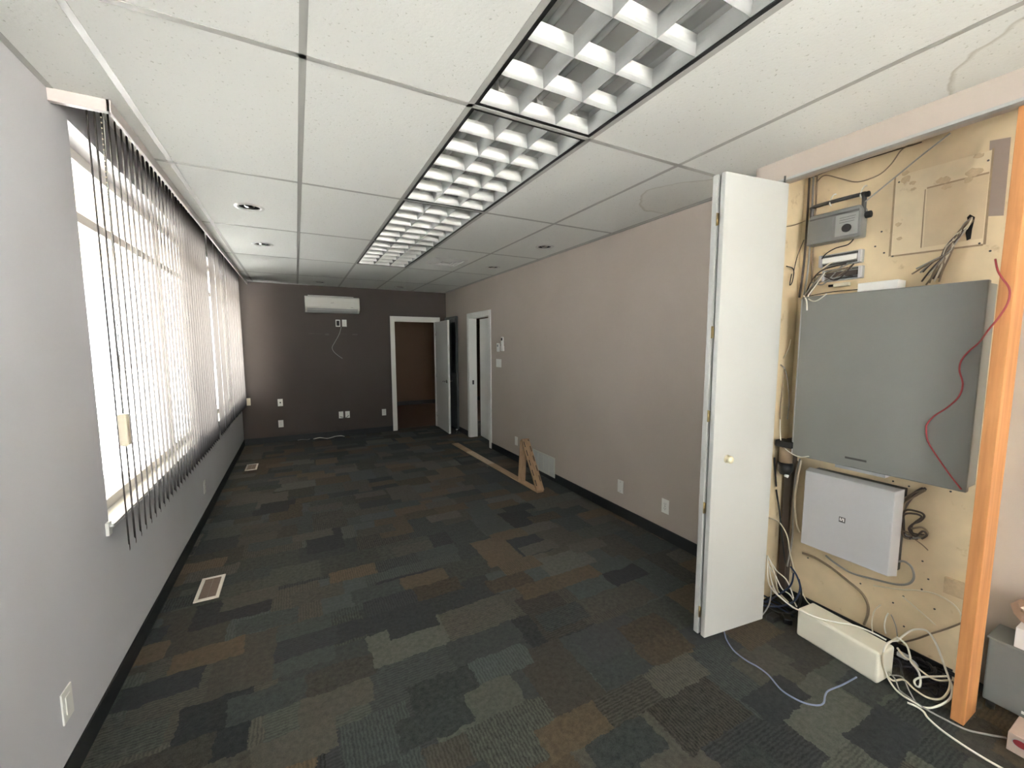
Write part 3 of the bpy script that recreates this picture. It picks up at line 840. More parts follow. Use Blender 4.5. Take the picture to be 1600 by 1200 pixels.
for x, z_, w_, h_ in ((.17, 1.755, .05, .012), (.40, 1.742, .035, .03), (.84, 1.745, .05, .02), (.28, 1.753, .06, .006), (.64, 1.752, .09, .006)):
    sc.prism([(x + w_*math.cos(2*PI*i/12), z_ + h_*.5*math.sin(2*PI*i/12)) for i in range(12)], 'Y', YB - .0012, YB - .0002)
tag(sc.build('scuff_marks', M['scuff'], None, (.5, YB, 1.75)), 'faint row of pale scuff marks on the end wall below the air conditioner', 'scuff marks')

# ------------------------------------------------------------------ registers and grille
def register(label, x, y, proto=None):
    if proto is not None: return dup(proto, (x, y, 0), 0, label)
    t = thing('floor_register', label, 'floor register', (x, y, 0))
    f = MB()
    for a, b in (((-.065, -.145), (-.045, .145)), ((.045, -.145), (.065, .145)), ((-.045, -.145), (.045, -.122)), ((-.045, .122), (.045, .145))):
        f.box((a[0], a[1], .0005), (b[0], b[1], .008), .002)
    f.build('frame', M['reg_beige'], t)
    MB().box((-.045, -.122, .0005), (.045, .122, .0015)).build('duct_opening', M['dark_void'], t)
    l = MB()
    for i in range(13):
        y_ = -.112 + i*.0187; l.obox((0, y_, .0045), (1, 0, 0), (0, .8, .6), (0, -.6, .8), .044, .0055, .0006)
    l.box((-.0015, -.12, .004), (.0015, .12, .0075)); l.build('louvers', M['reg_brown'], t)
    return t
rg = register('beige floor register in the carpet nearest the camera', -.631, 3.115)
register('beige floor register in the carpet farther away, near the end wall', -.645, 6.09, rg)
t = thing('return_grille', 'white return air grille low on the wall behind the cardboard stand', 'grille', (XR, 4.02, .045), RW)
f = MB(); gw, gh = .245, .235
for a, b in (((-gw, 0), (-gw + .02, gh)), ((gw - .02, 0), (gw, gh)), ((-gw + .02, 0), (gw - .02, .02)), ((-gw + .02, gh - .02), (gw - .02, gh))):
    f.box((a[0], -.014, a[1]), (b[0], -.0085, b[1]), .002)
f.build('frame', M['grille'], t)
MB().box((-gw + .02, -.0095, .02), (gw - .02, -.0087, gh - .02)).build('duct_opening', M['silver'], t)
l = MB()
for i in range(16): l.obox((0, -.0115, .028 + i*.012), (1, 0, 0), (0, .8, -.6), (0, .6, .8), gw - .02, .004, .0022)
for x in (-.12, 0, .12): l.box((x - .002, -.0145, .02), (x + .002, -.0095, gh - .02))
l.build('louvers', M['grille'], t)

# ------------------------------------------------------------------ cardboard strip folded into a stand
t = thing('cardboard_stand', 'long brown cardboard strip on the carpet with its end folded into a triangle', 'cardboard', (2.145, 3.95, 0))
def cs(name, pts, mat):          # four floor-plan corners
    b = MB(); th = .010
    A = [b.bm.verts.new((x - 2.145, y - 3.95, z)) for x, y, z in pts]; B = [b.bm.verts.new((x - 2.145, y - 3.95, z + th)) for x, y, z in pts]
    b.bm.faces.new(A[::-1]); b.bm.faces.new(B)
    for i in range(4): b.bm.faces.new((A[i], A[(i+1) % 4], B[(i+1) % 4], B[i]))
    return b.build(name, M[mat], t)
z = .001
def sx(y, side): # strip edges
    u = (6.04 - y) / (6.04 - 3.56)
    return (2.037 + .08*u) if side < 0 else (2.143 + .052*u)
def seg(y1, y0): return [(sx(y0, -1), y0, z), (sx(y0, 1), y0, z), (sx(y1, 1), y1, z), (sx(y1, -1), y1, z)]
cs('floor_strip', seg(6.04, 5.47), 'card'); cs('tape_band', seg(5.465, 4.75), 'cardtape'); cs('floor_strip', seg(4.745, 3.575), 'card')
up = MB(); zt = .475
up.obox((2.147 - 2.145, 3.95 - 3.95, .012 + zt/2), (.97, -.10, 0), (.10, .97, 0), (.055, 0, 1), .045, .006, zt/2, .001)
up.build('upright_flap', M['card'], t)
p0 = Vector((2.158, 3.585, .014)); p1 = Vector((2.175, 3.945, .500))
dz = (p1 - p0); L = dz.length; ay = dz / L; ax = Vector((1, 0, 0)); ax = (ax - ay*ax.dot(ay)).normalized(); az = ax.cross(ay)
c = (p0 + p1) / 2
sl = MB(); sl.obox((c.x - 2.145, c.y - 3.95, c.z), ax, ay, az, .046, L/2, .011, .002)
br = sl.build('sloping_brace', M['card'], t)
so = MB()
for i, v in enumerate((-.215, -.10, .015, .13, .235)):
    for s_ in (-1, 1):
        vv = v + (.045 if s_ > 0 else 0)
        q = c + ax*(s_*.031) + ay*vv - az*.0 
        for side in (-1,):
            qq = q + az*(.0105 if az.y < 0 else -.0105)
            so.obox((qq.x - 2.145, qq.y - 3.95, qq.z), ax, ay, az, .0045, .033 if abs(vv) < .24 else .010, .0012)
so.build('slots', M['black'], t)

# ------------------------------------------------------------------ closet wall fittings
t = thing('telephone_cabinet', 'large dark grey steel telephone cabinet on the closet wall', 'cabinet', (XP, .93, .94))
Yc = .93
MB().box((-.120, .595 - Yc, 0), (-.001, 1.262 - Yc, .87), .003).build('body', M['grey_metal'], t)
MB().box((-.150, .585 - Yc, -.008), (-.122, 1.272 - Yc, .878), .004).build('door', M['grey_metal'], t)
MB().box((-.1465, 1.272 - Yc, .0), (-.126, 1.280 - Yc, .87), .002).build('hinge_strip', M['silver'], t)
MB().box((-.1515, .93 - Yc, .035), (-.1498, 1.02 - Yc, .045), .0005).build('latch_mark', M['dark_metal'], t)
MB().box((-.13, .86 - Yc, -.028), (-.02, 1.07 - Yc, -.0085), .002).build('lower_bracket', M['silver'], t)

t = thing('equipment_box', 'pale silver-grey phone equipment box with a small square badge', 'equipment box', (XP, 1.01, .43))
q = MB()
# front cover is a slightly tapered tray
t2 = bmesh.new()
A = [(-.135, .815 - 1.01, .004), (-.135, 1.205 - 1.01, .004), (-.135, 1.205 - 1.01, .428), (-.135, .815 - 1.01, .428)]
B = [(-.075, .80 - 1.01, -.004), (-.075, 1.215 - 1.01, -.004), (-.075, 1.215 - 1.01, .436), (-.075, .80 - 1.01, .436)]
vA = [t2.verts.new(v) for v in A]; vB = [t2.verts.new(v) for v in B]
t2.faces.new(vA); t2.faces.new(vB[::-1])
for i in range(4): t2.faces.new((vA[i], vB[i], vB[(i+1) % 4], vA[(i+1) % 4]))
bmesh.ops.recalc_face_normals(t2, faces=list(t2.faces))
bmesh.ops.bevel(t2, geom=list(t2.edges), offset=.004, segments=2, profile=.5, affect='EDGES')
q.merge(t2); q.build('front_cover', M['silver'], t)
MB().box((-.074, .815 - 1.01, .006), (-.001, 1.20 - 1.01, .426), .002).build('back_housing', M['dark_metal'], t)
bd = MB().box((-.1365, 1.003 - 1.01, .198), (-.1345, 1.031 - 1.01, .226), .0005).build('badge', M['dark_metal'], t)
lg = MB()
for pts in ([(1.027, .222), (1.022, .222), (1.022, .206), (1.027, .206)], [(1.0215, .206), (1.0175, .206), (1.0125, .222), (1.0165, .222)], [(1.012, .222), (1.0075, .222), (1.0075, .204), (1.012, .204)]):
    lg.prism([(y - 1.01, z) for y, z in pts], 'X', -.1372, -.1364)
lg.build('mark', M['plastic'], bd)

t = thing('portable_radio', 'old grey portable radio with a carry handle hung on the closet wall', 'radio', (XP, 1.185, 2.105))
MB().prism([(-.125, .0), (.125, .0), (.125, .135), (.112, .158), (-.112, .158), (-.125, .135)], 'X', -.075, -.012, .006).build('body', M['radio_grey'], t)
MB().box((-.0775, -.112, .018), (-.0745, -.012, .125), .001).build('dial_panel', M['radio_light'], t)
MB().cyl((-.077, -.066, .052), (-.092, -.066, .052), .020, 24, bev=.003).build('tuning_knob', M['black'], t)
MB().box((-.0775, .0, .018), (-.0745, .112, .125), .001).build('speaker_panel', M['radio_grey'], t)
MB().box((-.0772, -.112, .130), (-.0748, .112, .138)).build('tuning_scale', M['dark_metal'], t)
pr2 = MB()
for i, (a, b) in enumerate(((-.10, .050), (-.098, .044), (-.095, .040))): pr2.box((-.0782, a, .108 - i*.012), (-.0773, -.03, .110 - i*.012))
pr2.build('printed_lines', M['dark_metal'], t)
h = MB(); h.tube([(-.045, -.118, .12), (-.05, -.118, .20), (-.05, -.105, .212), (-.05, .10, .212), (-.05, .118, .195), (-.045, .118, .12)], .010, 10, 4)
h.build('carry_handle', M['dark_metal'], t)
MB().cyl((-.045, -.128, .105), (-.045, -.152, .105), .017, 18, bev=.003).build('side_knob', M['black'], t)
MB().cyl((-.05, -.122, .205), (-.05, -.14, .205), .014, 16, bev=.003).build('handle_pivot', M['black'], t)
for y in (.03, -.105): MB().tube([(-.001, y, .262), (-.02, y, .258), (-.045, y, .236), (-.058, y, .205), (-.045, y, .196)], .0035, 6).build('wire_hook', M['cable_white'], t)

def block(label, y0, y1, z0, z1, stripe, jack=False):
    t = thing('terminal_block', label, 'terminal block', (XP, (y0 + y1)/2, z0))
    hw_, hh = (y1 - y0)/2, z1 - z0
    MB().box((-.022, -hw_, 0), (-.001, hw_, hh), .002).build('base', M['cable_tan'] if False else M['radio_light'], t)
    MB().box((-.034, -hw_ + .018, hh*.30), (-.021, hw_ - .018, hh*.70), .002).build('connector_strip', M[stripe], t)
    for s_ in (-1, 1): MB().box((-.038, s_*(hw_ - .008) - .006, .002), (-.021, s_*(hw_ - .008) + .006, hh - .002), .001).build('end_clip', M['silver'], t)
    tt = MB()
    for i in range(24):
        y = -hw_ + .022 + i*(2*hw_ - .044)/23
        for z_ in (hh*.16, hh*.84): tt.box((-.028, y - .0012, z_ - .004), (-.021, y + .0012, z_ + .004))
    tt.build('pins', M['dark_metal'], t)
    return t
block('upper wire terminal block with a white connector strip', 1.066, 1.262, 1.982, 2.048, 'plastic')
block('lower wire terminal block with a dark connector strip', 1.060, 1.240, 1.902, 1.965, 'cable_brown')
t = thing('phone_jack', 'small cream phone plug under the lower terminal block', 'connector', (XP, 1.16, 1.868))
MB().box((-.030, -.048, 0), (-.006, .026, .020), .004).build('body', M['ivory'], t)
MB().box((-.026, .026, .004), (-.010, .05, .016), .002).build('cable_boot', M['cable_black'], t)
t = thing('folded_paper', 'white folded card lying on top of the telephone cabinet', 'paper', (2.475, .96, 1.818))
MB().box((-.03, -.078, .001), (.055, .078, .045), .002).build('sheet', M['paper'], t)

# faded patches and screw holes left on the cream wall
t = thing('faded_patch', 'square outline of faded paint with mounting marks on the closet wall', 'paint patch', (XP, .80, 2.17))
MB().prism([(-.158, -.185), (-.148, .20), (.163, .20), (.158, -.175)], 'X', -.004, -.0008, .0008).build('outer_patch', M['ply_pale'], t)
MB().prism([(-.147, -.16), (-.147, .105), (.045, .105), (.04, -.16)], 'X', -.0055, -.0042, .0004).build('inner_patch', M['ply_patch'], t)
ol = MB()
ol.prism([(.158, -.175), (.1635, .20), (.170, .20), (.166, -.178)], 'X', -.0042, -.0008)
ol.prism([(-.158, -.187), (-.154, .205), (-.148, .205), (-.151, -.187)], 'X', -.0046, -.0008)
ol.prism([(.158, -.182), (.158, -.175), (-.15, -.184), (-.15, -.191)], 'X', -.0044, -.0008)
ol.prism([(.046, -.16), (.050, .105), (.053, .105), (.050, -.16)], 'X', -.0056, -.0042)
ol.prism([(.046, .105), (.046, .112), (-.147, .112), (-.147, .105)], 'X', -.0056, -.0042)
ol.build('dirty_outline', M['outline'], t)
sm = MB(); r3 = random.Random(8)
for y, z_, rr_ in ((.125, .175, .022), (.13, .205, .014), (.10, .15, .012), (.095, .12, .010), (-.01, .125, .022), (-.02, .095, .016), (-.10, .125, .024), (-.085, .10, .014), (-.11, .19, .014), (.14, -.03, .012), (.13, -.10, .010)):
    n = 14; sm.prism([(y + rr_*(1 + r3.uniform(-.3, .3))*math.cos(2*PI*i/n), z_ + .75*rr_*(1 + r3.uniform(-.3, .3))*math.sin(2*PI*i/n)) for i in range(n)], 'X', -.0060, -.0042)
sm.build('smudges', M['smudge'], t)
hh = MB()
random.seed(3)
for y, z_ in ((.66, 2.33), (.66, 1.99), (.95, 1.99), (.95, 2.34)):
    hh.cyl((-.0041, y - .80, z_ - 2.17), (-.0055, y - .80, z_ - 2.17), .004, 8)
hh.build('screw_holes', M['dark_metal'], t)
PTS = {
    'red': [(2.31,0.552,1.881),(2.275,0.535,1.835),(2.262,0.517,1.799),(2.262,0.502,1.771),(2.262,0.496,1.745),(2.262,0.499,1.706),(2.262,0.517,1.656),(2.275,0.541,1.614),(2.38,0.587,1.566),(2.398,0.616,1.532),(2.401,0.636,1.494),(2.401,0.64,1.451),(2.401,0.626,1.392),(2.401,0.634,1.337),(2.401,0.665,1.287),(2.401,0.702,1.245),(2.401,0.722,1.207),(2.401,0.724,1.184),(2.401,0.714,1.128),(2.401,0.678,1.064),(2.401,0.634,0.996),(2.401,0.597,0.945)],
    'v1': [(2.53,1.338,2.489),(2.53,1.336,2.309),(2.53,1.336,2.097),(2.53,1.341,1.955),(2.53,1.35,1.829)],
    'v2': [(2.54,1.323,2.493),(2.54,1.32,2.34),(2.54,1.318,2.095),(2.54,1.322,1.953),(2.54,1.332,1.839)],
    'v3': [(2.545,1.307,2.495),(2.545,1.304,2.302),(2.545,1.302,2.057),(2.545,1.299,1.914)],
    'arch': [(2.54,1.298,2.3),(2.54,1.307,2.433),(2.54,1.293,2.469),(2.54,1.26,2.478),(2.54,1.189,2.436),(2.54,1.113,2.394),(2.54,1.029,2.397),(2.54,0.982,2.431),(2.54,0.947,2.482),(2.54,0.911,2.496),(2.54,0.865,2.502),(2.54,0.812,2.499)],
    'diag': [(2.5,1.057,2.273),(2.53,0.954,2.363),(2.54,0.871,2.429),(2.54,0.78,2.488)],
    'topw': [(2.55,1.338,2.493),(2.55,1.239,2.502),(2.55,1.081,2.498),(2.55,0.958,2.495),(2.55,0.878,2.493)],
    'radcord': [(2.53,1.106,2.106),(2.53,1.13,2.082),(2.53,1.187,2.074),(2.53,1.231,2.052),(2.53,1.248,2.028)],
    'bund0': [(2.555,0.692,2.106),(2.53,0.704,2.075),(2.515,0.729,2.02),(2.51,0.732,1.965),(2.515,0.802,1.925),(2.53,0.863,1.89)],
    'bund1': [(2.555,0.689,2.102),(2.53,0.706,2.077),(2.515,0.725,2.005),(2.51,0.734,1.966),(2.515,0.795,1.935),(2.53,0.849,1.912)],
    'bund2': [(2.555,0.691,2.094),(2.53,0.699,2.059),(2.515,0.716,2.026),(2.51,0.738,1.97),(2.515,0.788,1.906),(2.53,0.826,1.85)],
    'bund3': [(2.555,0.69,2.106),(2.53,0.696,2.058),(2.515,0.721,2.021),(2.51,0.732,1.972),(2.515,0.777,1.904),(2.53,0.815,1.871)],
    'bund4': [(2.555,0.689,2.099),(2.53,0.701,2.068),(2.515,0.727,2.022),(2.51,0.736,1.987),(2.515,0.78,1.894),(2.53,0.799,1.84)],
    'bund5': [(2.555,0.691,2.096),(2.53,0.702,2.071),(2.515,0.714,2.022),(2.51,0.743,1.984),(2.515,0.767,1.907),(2.53,0.788,1.856)],
    'bund6': [(2.555,0.69,2.092),(2.53,0.704,2.066),(2.515,0.716,2.025),(2.51,0.751,1.985),(2.515,0.761,1.908),(2.53,0.778,1.872)],
    'bund7': [(2.555,0.692,2.101),(2.53,0.706,2.069),(2.515,0.728,2.012),(2.51,0.732,1.961),(2.515,0.754,1.887),(2.53,0.766,1.841)],
    'bund8': [(2.555,0.693,2.102),(2.53,0.696,2.06),(2.515,0.722,2.004),(2.51,0.738,1.966),(2.515,0.794,1.927),(2.53,0.834,1.892)],
    'bund9': [(2.555,0.69,2.105),(2.53,0.702,2.057),(2.515,0.725,2.03),(2.51,0.751,1.987),(2.515,0.77,1.921),(2.53,0.797,1.889)],
    'bund10': [(2.555,0.692,2.106),(2.53,0.696,2.067),(2.515,0.727,2.029),(2.51,0.751,1.987),(2.515,0.755,1.918),(2.53,0.764,1.875)],
    'bund11': [(2.555,0.693,2.098),(2.53,0.704,2.057),(2.515,0.727,2.016),(2.51,0.736,1.977),(2.515,0.773,1.891),(2.53,0.81,1.833)],
    'bund12': [(2.555,0.691,2.099),(2.53,0.707,2.07),(2.515,0.725,2.006),(2.51,0.734,1.974),(2.515,0.793,1.927),(2.53,0.825,1.893)],
    'bund13': [(2.555,0.692,2.104),(2.53,0.704,2.06),(2.515,0.728,2.03),(2.51,0.732,1.972),(2.515,0.76,1.898),(2.53,0.783,1.844)],
    'bund14': [(2.555,0.686,2.093),(2.53,0.698,2.061),(2.515,0.722,2.027),(2.51,0.746,1.966),(2.515,0.755,1.896),(2.53,0.771,1.859)],
    'bund15': [(2.555,0.69,2.094),(2.53,0.698,2.063),(2.515,0.716,2.014),(2.51,0.737,1.97),(2.515,0.78,1.906),(2.53,0.806,1.876)],
    'blk0': [(2.515,1.103,1.984),(2.515,1.159,1.96),(2.515,1.218,1.953),(2.515,1.262,1.907),(2.515,1.301,1.859),(2.515,1.331,1.808)],
    'blk1': [(2.519,1.117,1.961),(2.519,1.189,1.952),(2.519,1.25,1.934),(2.519,1.285,1.882),(2.519,1.32,1.815)],
    'blk2': [(2.523,1.129,1.983),(2.523,1.223,1.971),(2.523,1.268,1.944),(2.523,1.297,1.895),(2.523,1.317,1.836)],
    'blk3': [(2.527,1.132,1.924),(2.527,1.19,1.912),(2.527,1.251,1.9),(2.527,1.281,1.868),(2.527,1.304,1.821)],
    'blk4': [(2.531,1.169,2.014),(2.531,1.227,1.987),(2.531,1.263,1.951),(2.531,1.278,1.897),(2.531,1.294,1.842)],
    'blk5': [(2.525,1.095,1.977),(2.525,1.167,1.904),(2.525,1.24,1.937),(2.525,1.269,1.897),(2.525,1.304,1.823)],
    'blk6': [(2.527,1.147,1.977),(2.527,1.185,1.934),(2.527,1.235,1.888),(2.527,1.293,1.905),(2.527,1.308,1.842)],
    'blk7': [(2.529,1.101,1.974),(2.529,1.177,1.918),(2.529,1.232,1.908),(2.529,1.272,1.894),(2.529,1.315,1.834)],
    'blk8': [(2.531,1.097,1.914),(2.531,1.195,1.939),(2.531,1.267,1.942),(2.531,1.281,1.883),(2.531,1.31,1.826)],
    'blk9': [(2.533,1.144,1.959),(2.533,1.182,1.937),(2.533,1.266,1.897),(2.533,1.275,1.9),(2.533,1.32,1.833)],
    'blk10': [(2.535,1.108,1.958),(2.535,1.209,1.944),(2.535,1.233,1.934),(2.535,1.298,1.88),(2.535,1.312,1.829)],
    'wbx0': [(2.525,0.744,0.875),(2.525,0.783,0.846),(2.525,0.809,0.785),(2.525,0.817,0.687),(2.525,0.804,0.623),(2.525,0.782,0.618)],
    'wbx1': [(2.527,0.752,0.881),(2.527,0.788,0.837),(2.527,0.812,0.76),(2.527,0.814,0.721),(2.527,0.807,0.628),(2.527,0.771,0.628)],
    'wbx2': [(2.529,0.744,0.884),(2.529,0.792,0.823),(2.529,0.816,0.763),(2.529,0.809,0.698),(2.529,0.801,0.628),(2.529,0.778,0.618)],
    'wbx3': [(2.531,0.745,0.873),(2.531,0.792,0.822),(2.531,0.811,0.77),(2.531,0.819,0.713),(2.531,0.8,0.634),(2.531,0.767,0.647)],
    'wbx4': [(2.533,0.756,0.879),(2.533,0.784,0.842),(2.533,0.81,0.777),(2.533,0.817,0.705),(2.533,0.804,0.639),(2.533,0.775,0.617)],
    'wbx5': [(2.535,0.754,0.873),(2.535,0.793,0.835),(2.535,0.824,0.783),(2.535,0.811,0.688),(2.535,0.8,0.622),(2.535,0.758,0.649)],
    'wbx6': [(2.537,0.744,0.878),(2.537,0.788,0.82),(2.537,0.812,0.756),(2.537,0.824,0.689),(2.537,0.803,0.622),(2.537,0.769,0.622)],
    'wbx7': [(2.539,0.751,0.869),(2.539,0.793,0.827),(2.539,0.812,0.765),(2.539,0.823,0.706),(2.539,0.811,0.621),(2.539,0.756,0.625)],
    'lowline': [(2.55,0.791,0.058),(2.55,0.733,0.119),(2.55,0.68,0.184),(2.55,0.63,0.243),(2.55,0.581,0.306)],
    'loopw': [(2.515,1.218,1.956),(2.5,1.253,1.888),(2.45,1.263,1.827),(2.39,1.222,1.796),(2.385,1.189,1.789),(2.4,1.151,1.822)],
    'loopw2': [(2.44,1.281,1.828),(2.39,1.241,1.794),(2.38,1.23,1.742)],
    'topdark': [(2.5,1.291,1.829),(2.5,1.174,1.84),(2.5,1.046,1.839),(2.5,0.956,1.837)],
    'wbloop0': [(2.52,0.819,0.74),(2.52,0.806,0.793),(2.52,0.774,0.836),(2.52,0.741,0.875)],
    'wbloop1': [(2.52,0.821,0.674),(2.52,0.805,0.752),(2.52,0.755,0.764),(2.52,0.736,0.752),(2.52,0.748,0.722),(2.52,0.775,0.692),(2.52,0.77,0.653),(2.52,0.728,0.661)],
    'wbloop2': [(2.51,0.818,0.644),(2.51,0.805,0.731),(2.51,0.765,0.753),(2.51,0.742,0.746),(2.51,0.762,0.712),(2.51,0.782,0.672),(2.51,0.757,0.644),(2.51,0.733,0.68),(2.51,0.718,0.667),(2.51,0.734,0.642)],
    'wbloop3': [(2.515,0.824,0.625),(2.515,0.801,0.65),(2.515,0.764,0.647),(2.515,0.728,0.656),(2.515,0.718,0.679),(2.515,0.74,0.695),(2.515,0.775,0.674)],
    'wbloop4': [(2.53,0.834,0.765),(2.53,0.814,0.691),(2.53,0.805,0.639),(2.53,0.774,0.626),(2.53,0.74,0.641)],
    'wbloop5': [(2.53,0.762,0.622),(2.53,0.733,0.605),(2.53,0.714,0.589)],
    'hose': [(2.53,1.241,0.329),(2.53,1.17,0.331),(2.53,1.089,0.31),(2.53,1.011,0.276),(2.53,0.952,0.247),(2.53,0.921,0.204),(2.53,0.915,0.15),(2.53,0.927,0.078)],
    'thin': [(2.535,1.126,0.367),(2.535,1.078,0.345),(2.535,1.002,0.327),(2.535,0.906,0.342),(2.535,0.817,0.362),(2.535,0.771,0.391),(2.535,0.755,0.432),(2.535,0.767,0.478),(2.535,0.797,0.493),(2.535,0.83,0.47)],
    'beige': [(2.54,0.905,0.306),(2.54,0.798,0.344),(2.54,0.747,0.369),(2.54,0.677,0.389),(2.54,0.62,0.375),(2.54,0.593,0.345),(2.54,0.587,0.306)],
    'beige2': [(2.54,0.791,0.311),(2.54,0.715,0.27),(2.54,0.666,0.239)],
    'arcs1': [(2.45,0.86,0.1),(2.5,0.885,0.118),(2.53,0.89,0.176),(2.54,0.87,0.22)],
    'arcs2': [(2.45,0.811,0.132),(2.5,0.835,0.14),(2.53,0.842,0.17),(2.54,0.837,0.195)],
    'arcs3': [(2.48,0.777,0.128),(2.5,0.791,0.162),(2.53,0.813,0.179),(2.54,0.827,0.194)],
    'coilA': [(2.37,0.742,0.171),(2.477,0.737,0.182),(2.503,0.712,0.202),(2.51,0.681,0.207),(2.48,0.644,0.185),(2.431,0.605,0.147),(2.385,0.571,0.112),(2.356,0.55,0.09),(2.318,0.545,0.06),(2.276,0.566,0.028),(2.247,0.597,0.005),(2.24,0.636,0.0),(2.25,0.689,0.007),(2.275,0.731,0.027),(2.246,0.742,0.1),(2.232,0.742,0.178),(2.286,0.742,0.195),(2.37,0.742,0.171)],
    'coilB': [(2.352,0.742,0.19),(2.249,0.742,0.187),(2.228,0.742,0.132),(2.268,0.742,0.053),(2.277,0.716,0.028),(2.299,0.686,0.045),(2.286,0.643,0.036),(2.284,0.601,0.034),(2.303,0.567,0.048),(2.34,0.556,0.077),(2.38,0.563,0.108)],
    'coilC': [(2.366,0.742,0.189),(2.423,0.725,0.141),(2.391,0.7,0.116),(2.371,0.688,0.101),(2.354,0.659,0.088),(2.333,0.643,0.071),(2.304,0.635,0.05),(2.303,0.649,0.048),(2.319,0.655,0.061),(2.345,0.633,0.081),(2.385,0.575,0.112)],
    'coilD': [(2.377,0.742,0.133),(2.379,0.718,0.107),(2.376,0.692,0.105),(2.365,0.668,0.096),(2.355,0.626,0.088),(2.357,0.594,0.09),(2.375,0.567,0.104)],
    'coilE': [(2.29,0.728,0.039),(2.305,0.693,0.05),(2.275,0.66,0.027),(2.244,0.623,0.003)],
    'coilF': [(2.296,0.74,0.043),(2.287,0.713,0.036),(2.262,0.69,0.017),(2.248,0.673,0.006)],
    'floorw': [(2.214,0.643,0.006),(2.223,0.616,0.006),(2.217,0.592,0.006),(2.193,0.571,0.006),(2.169,0.526,0.006),(2.157,0.468,0.006),(2.153,0.416,0.006),(2.157,0.354,0.006),(2.174,0.298,0.006)],
    'floorg': [(2.266,0.69,0.006),(2.248,0.628,0.006),(2.242,0.586,0.006),(2.247,0.529,0.006),(2.26,0.477,0.006),(2.3,0.434,0.006),(2.348,0.391,0.006)],
    'floorb': [(1.926,1.307,0.006),(1.895,1.279,0.006),(1.869,1.25,0.006),(1.834,1.187,0.006),(1.827,1.119,0.006),(1.837,1.068,0.006),(1.832,1.013,0.006),(1.8,0.941,0.006),(1.802,0.89,0.006),(1.82,0.848,0.006),(1.856,0.818,0.006),(1.892,0.813,0.006),(1.938,0.829,0.006),(1.984,0.836,0.006),(2.074,0.823,0.006),(2.184,0.814,0.006)],
    'boxw': [(2.378,1.355,0.297),(2.3,1.3,0.199),(2.26,1.254,0.177),(2.24,1.194,0.164),(2.24,1.133,0.148),(2.218,1.085,0.162),(2.242,1.012,0.16),(2.284,0.951,0.16),(2.335,0.897,0.16),(2.35,0.831,0.161),(2.366,0.78,0.15)],
    'str1': [(2.367,1.355,0.535),(2.45,1.34,0.496),(2.45,1.29,0.433),(2.44,1.26,0.331),(2.42,1.201,0.21),(2.36,1.117,0.145),(2.36,1.03,0.138)],
    'wl0': [(2.391,1.362,0.291),(2.42,1.325,0.212),(2.42,1.265,0.183),(2.42,1.234,0.133),(2.42,1.218,0.091)],
    'wl1': [(2.399,1.362,0.272),(2.4,1.325,0.21),(2.4,1.307,0.147),(2.4,1.289,0.096),(2.4,1.233,0.064)],
    'wl2': [(2.38,1.346,0.253),(2.38,1.326,0.162),(2.38,1.293,0.1),(2.38,1.237,0.072),(2.38,1.195,0.058)],
    'wl3': [(2.41,1.358,0.219),(2.41,1.318,0.178),(2.41,1.278,0.12),(2.41,1.231,0.106),(2.41,1.19,0.052)],
    'wl4': [(2.3,1.277,0.172),(2.26,1.26,0.096),(2.24,1.267,0.048),(2.22,1.279,0.012)],
    'vg0': [(2.48,1.264,0.9),(2.48,1.281,0.781),(2.48,1.282,0.575),(2.48,1.276,0.42),(2.48,1.294,0.232)],
    'vg1': [(2.49,1.282,0.883),(2.49,1.29,0.727),(2.49,1.293,0.49),(2.49,1.287,0.333),(2.49,1.268,0.202)],
    'vg2': [(2.47,1.252,0.894),(2.47,1.263,0.796),(2.47,1.272,0.659),(2.47,1.257,0.529),(2.47,1.236,0.471)],
    'vg3': [(2.441,1.362,0.692),(2.46,1.346,0.555),(2.46,1.322,0.405),(2.46,1.295,0.257)],
    'vg4': [(2.401,1.362,0.894),(2.413,1.362,0.834),(2.439,1.362,0.713)],
    'lc0': [(2.429,1.362,1.479),(2.47,1.359,1.534),(2.46,1.344,1.589)],
    'lc1': [(2.407,1.362,1.442),(2.456,1.362,1.411),(2.46,1.345,1.329),(2.46,1.332,1.218),(2.46,1.336,1.123)],
    'lc2': [(2.449,1.362,1.415),(2.429,1.362,1.179),(2.456,1.362,0.984)],
    'lc3': [(2.4,1.343,1.127),(2.4,1.338,1.052),(2.4,1.323,0.98),(2.4,1.273,0.943),(2.4,1.225,0.932),(2.4,1.181,0.946)],
    'lc4': [(2.319,1.355,2.199),(2.435,1.355,2.224),(2.52,1.341,2.256)],
    'lc5': [(2.464,1.355,1.97),(2.505,1.362,2.064),(2.53,1.346,2.153)],
    'zip': [(2.391,1.355,1.996),(2.462,1.355,1.984),(2.457,1.355,1.916),(2.434,1.355,1.897),(2.446,1.355,1.958)],
    'dk0': [(2.33,1.332,-0.069),(2.33,1.254,0.047),(2.33,1.173,0.126),(2.33,1.145,0.217),(2.33,1.165,0.281),(2.33,1.201,0.319)],
    'dk1': [(2.35,1.317,-0.006),(2.35,1.245,-0.002),(2.35,1.169,0.064),(2.35,1.146,0.173),(2.35,1.164,0.257)],
    'dk2': [(2.37,1.348,-0.01),(2.37,1.279,0.091),(2.37,1.214,0.186),(2.37,1.202,0.269)],
    'dk3': [(2.372,1.362,-0.123),(2.39,1.319,-0.06),(2.39,1.264,-0.047),(2.39,1.221,-0.059),(2.39,1.196,-0.004)],
    'dk4': [(2.41,1.336,0.046),(2.41,1.272,0.022),(2.41,1.22,-0.006),(2.41,1.193,0.057)],
    'dk5': [(2.369,1.362,0.044),(2.43,1.362,-0.037),(2.43,1.308,-0.059),(2.43,1.226,0.024)],
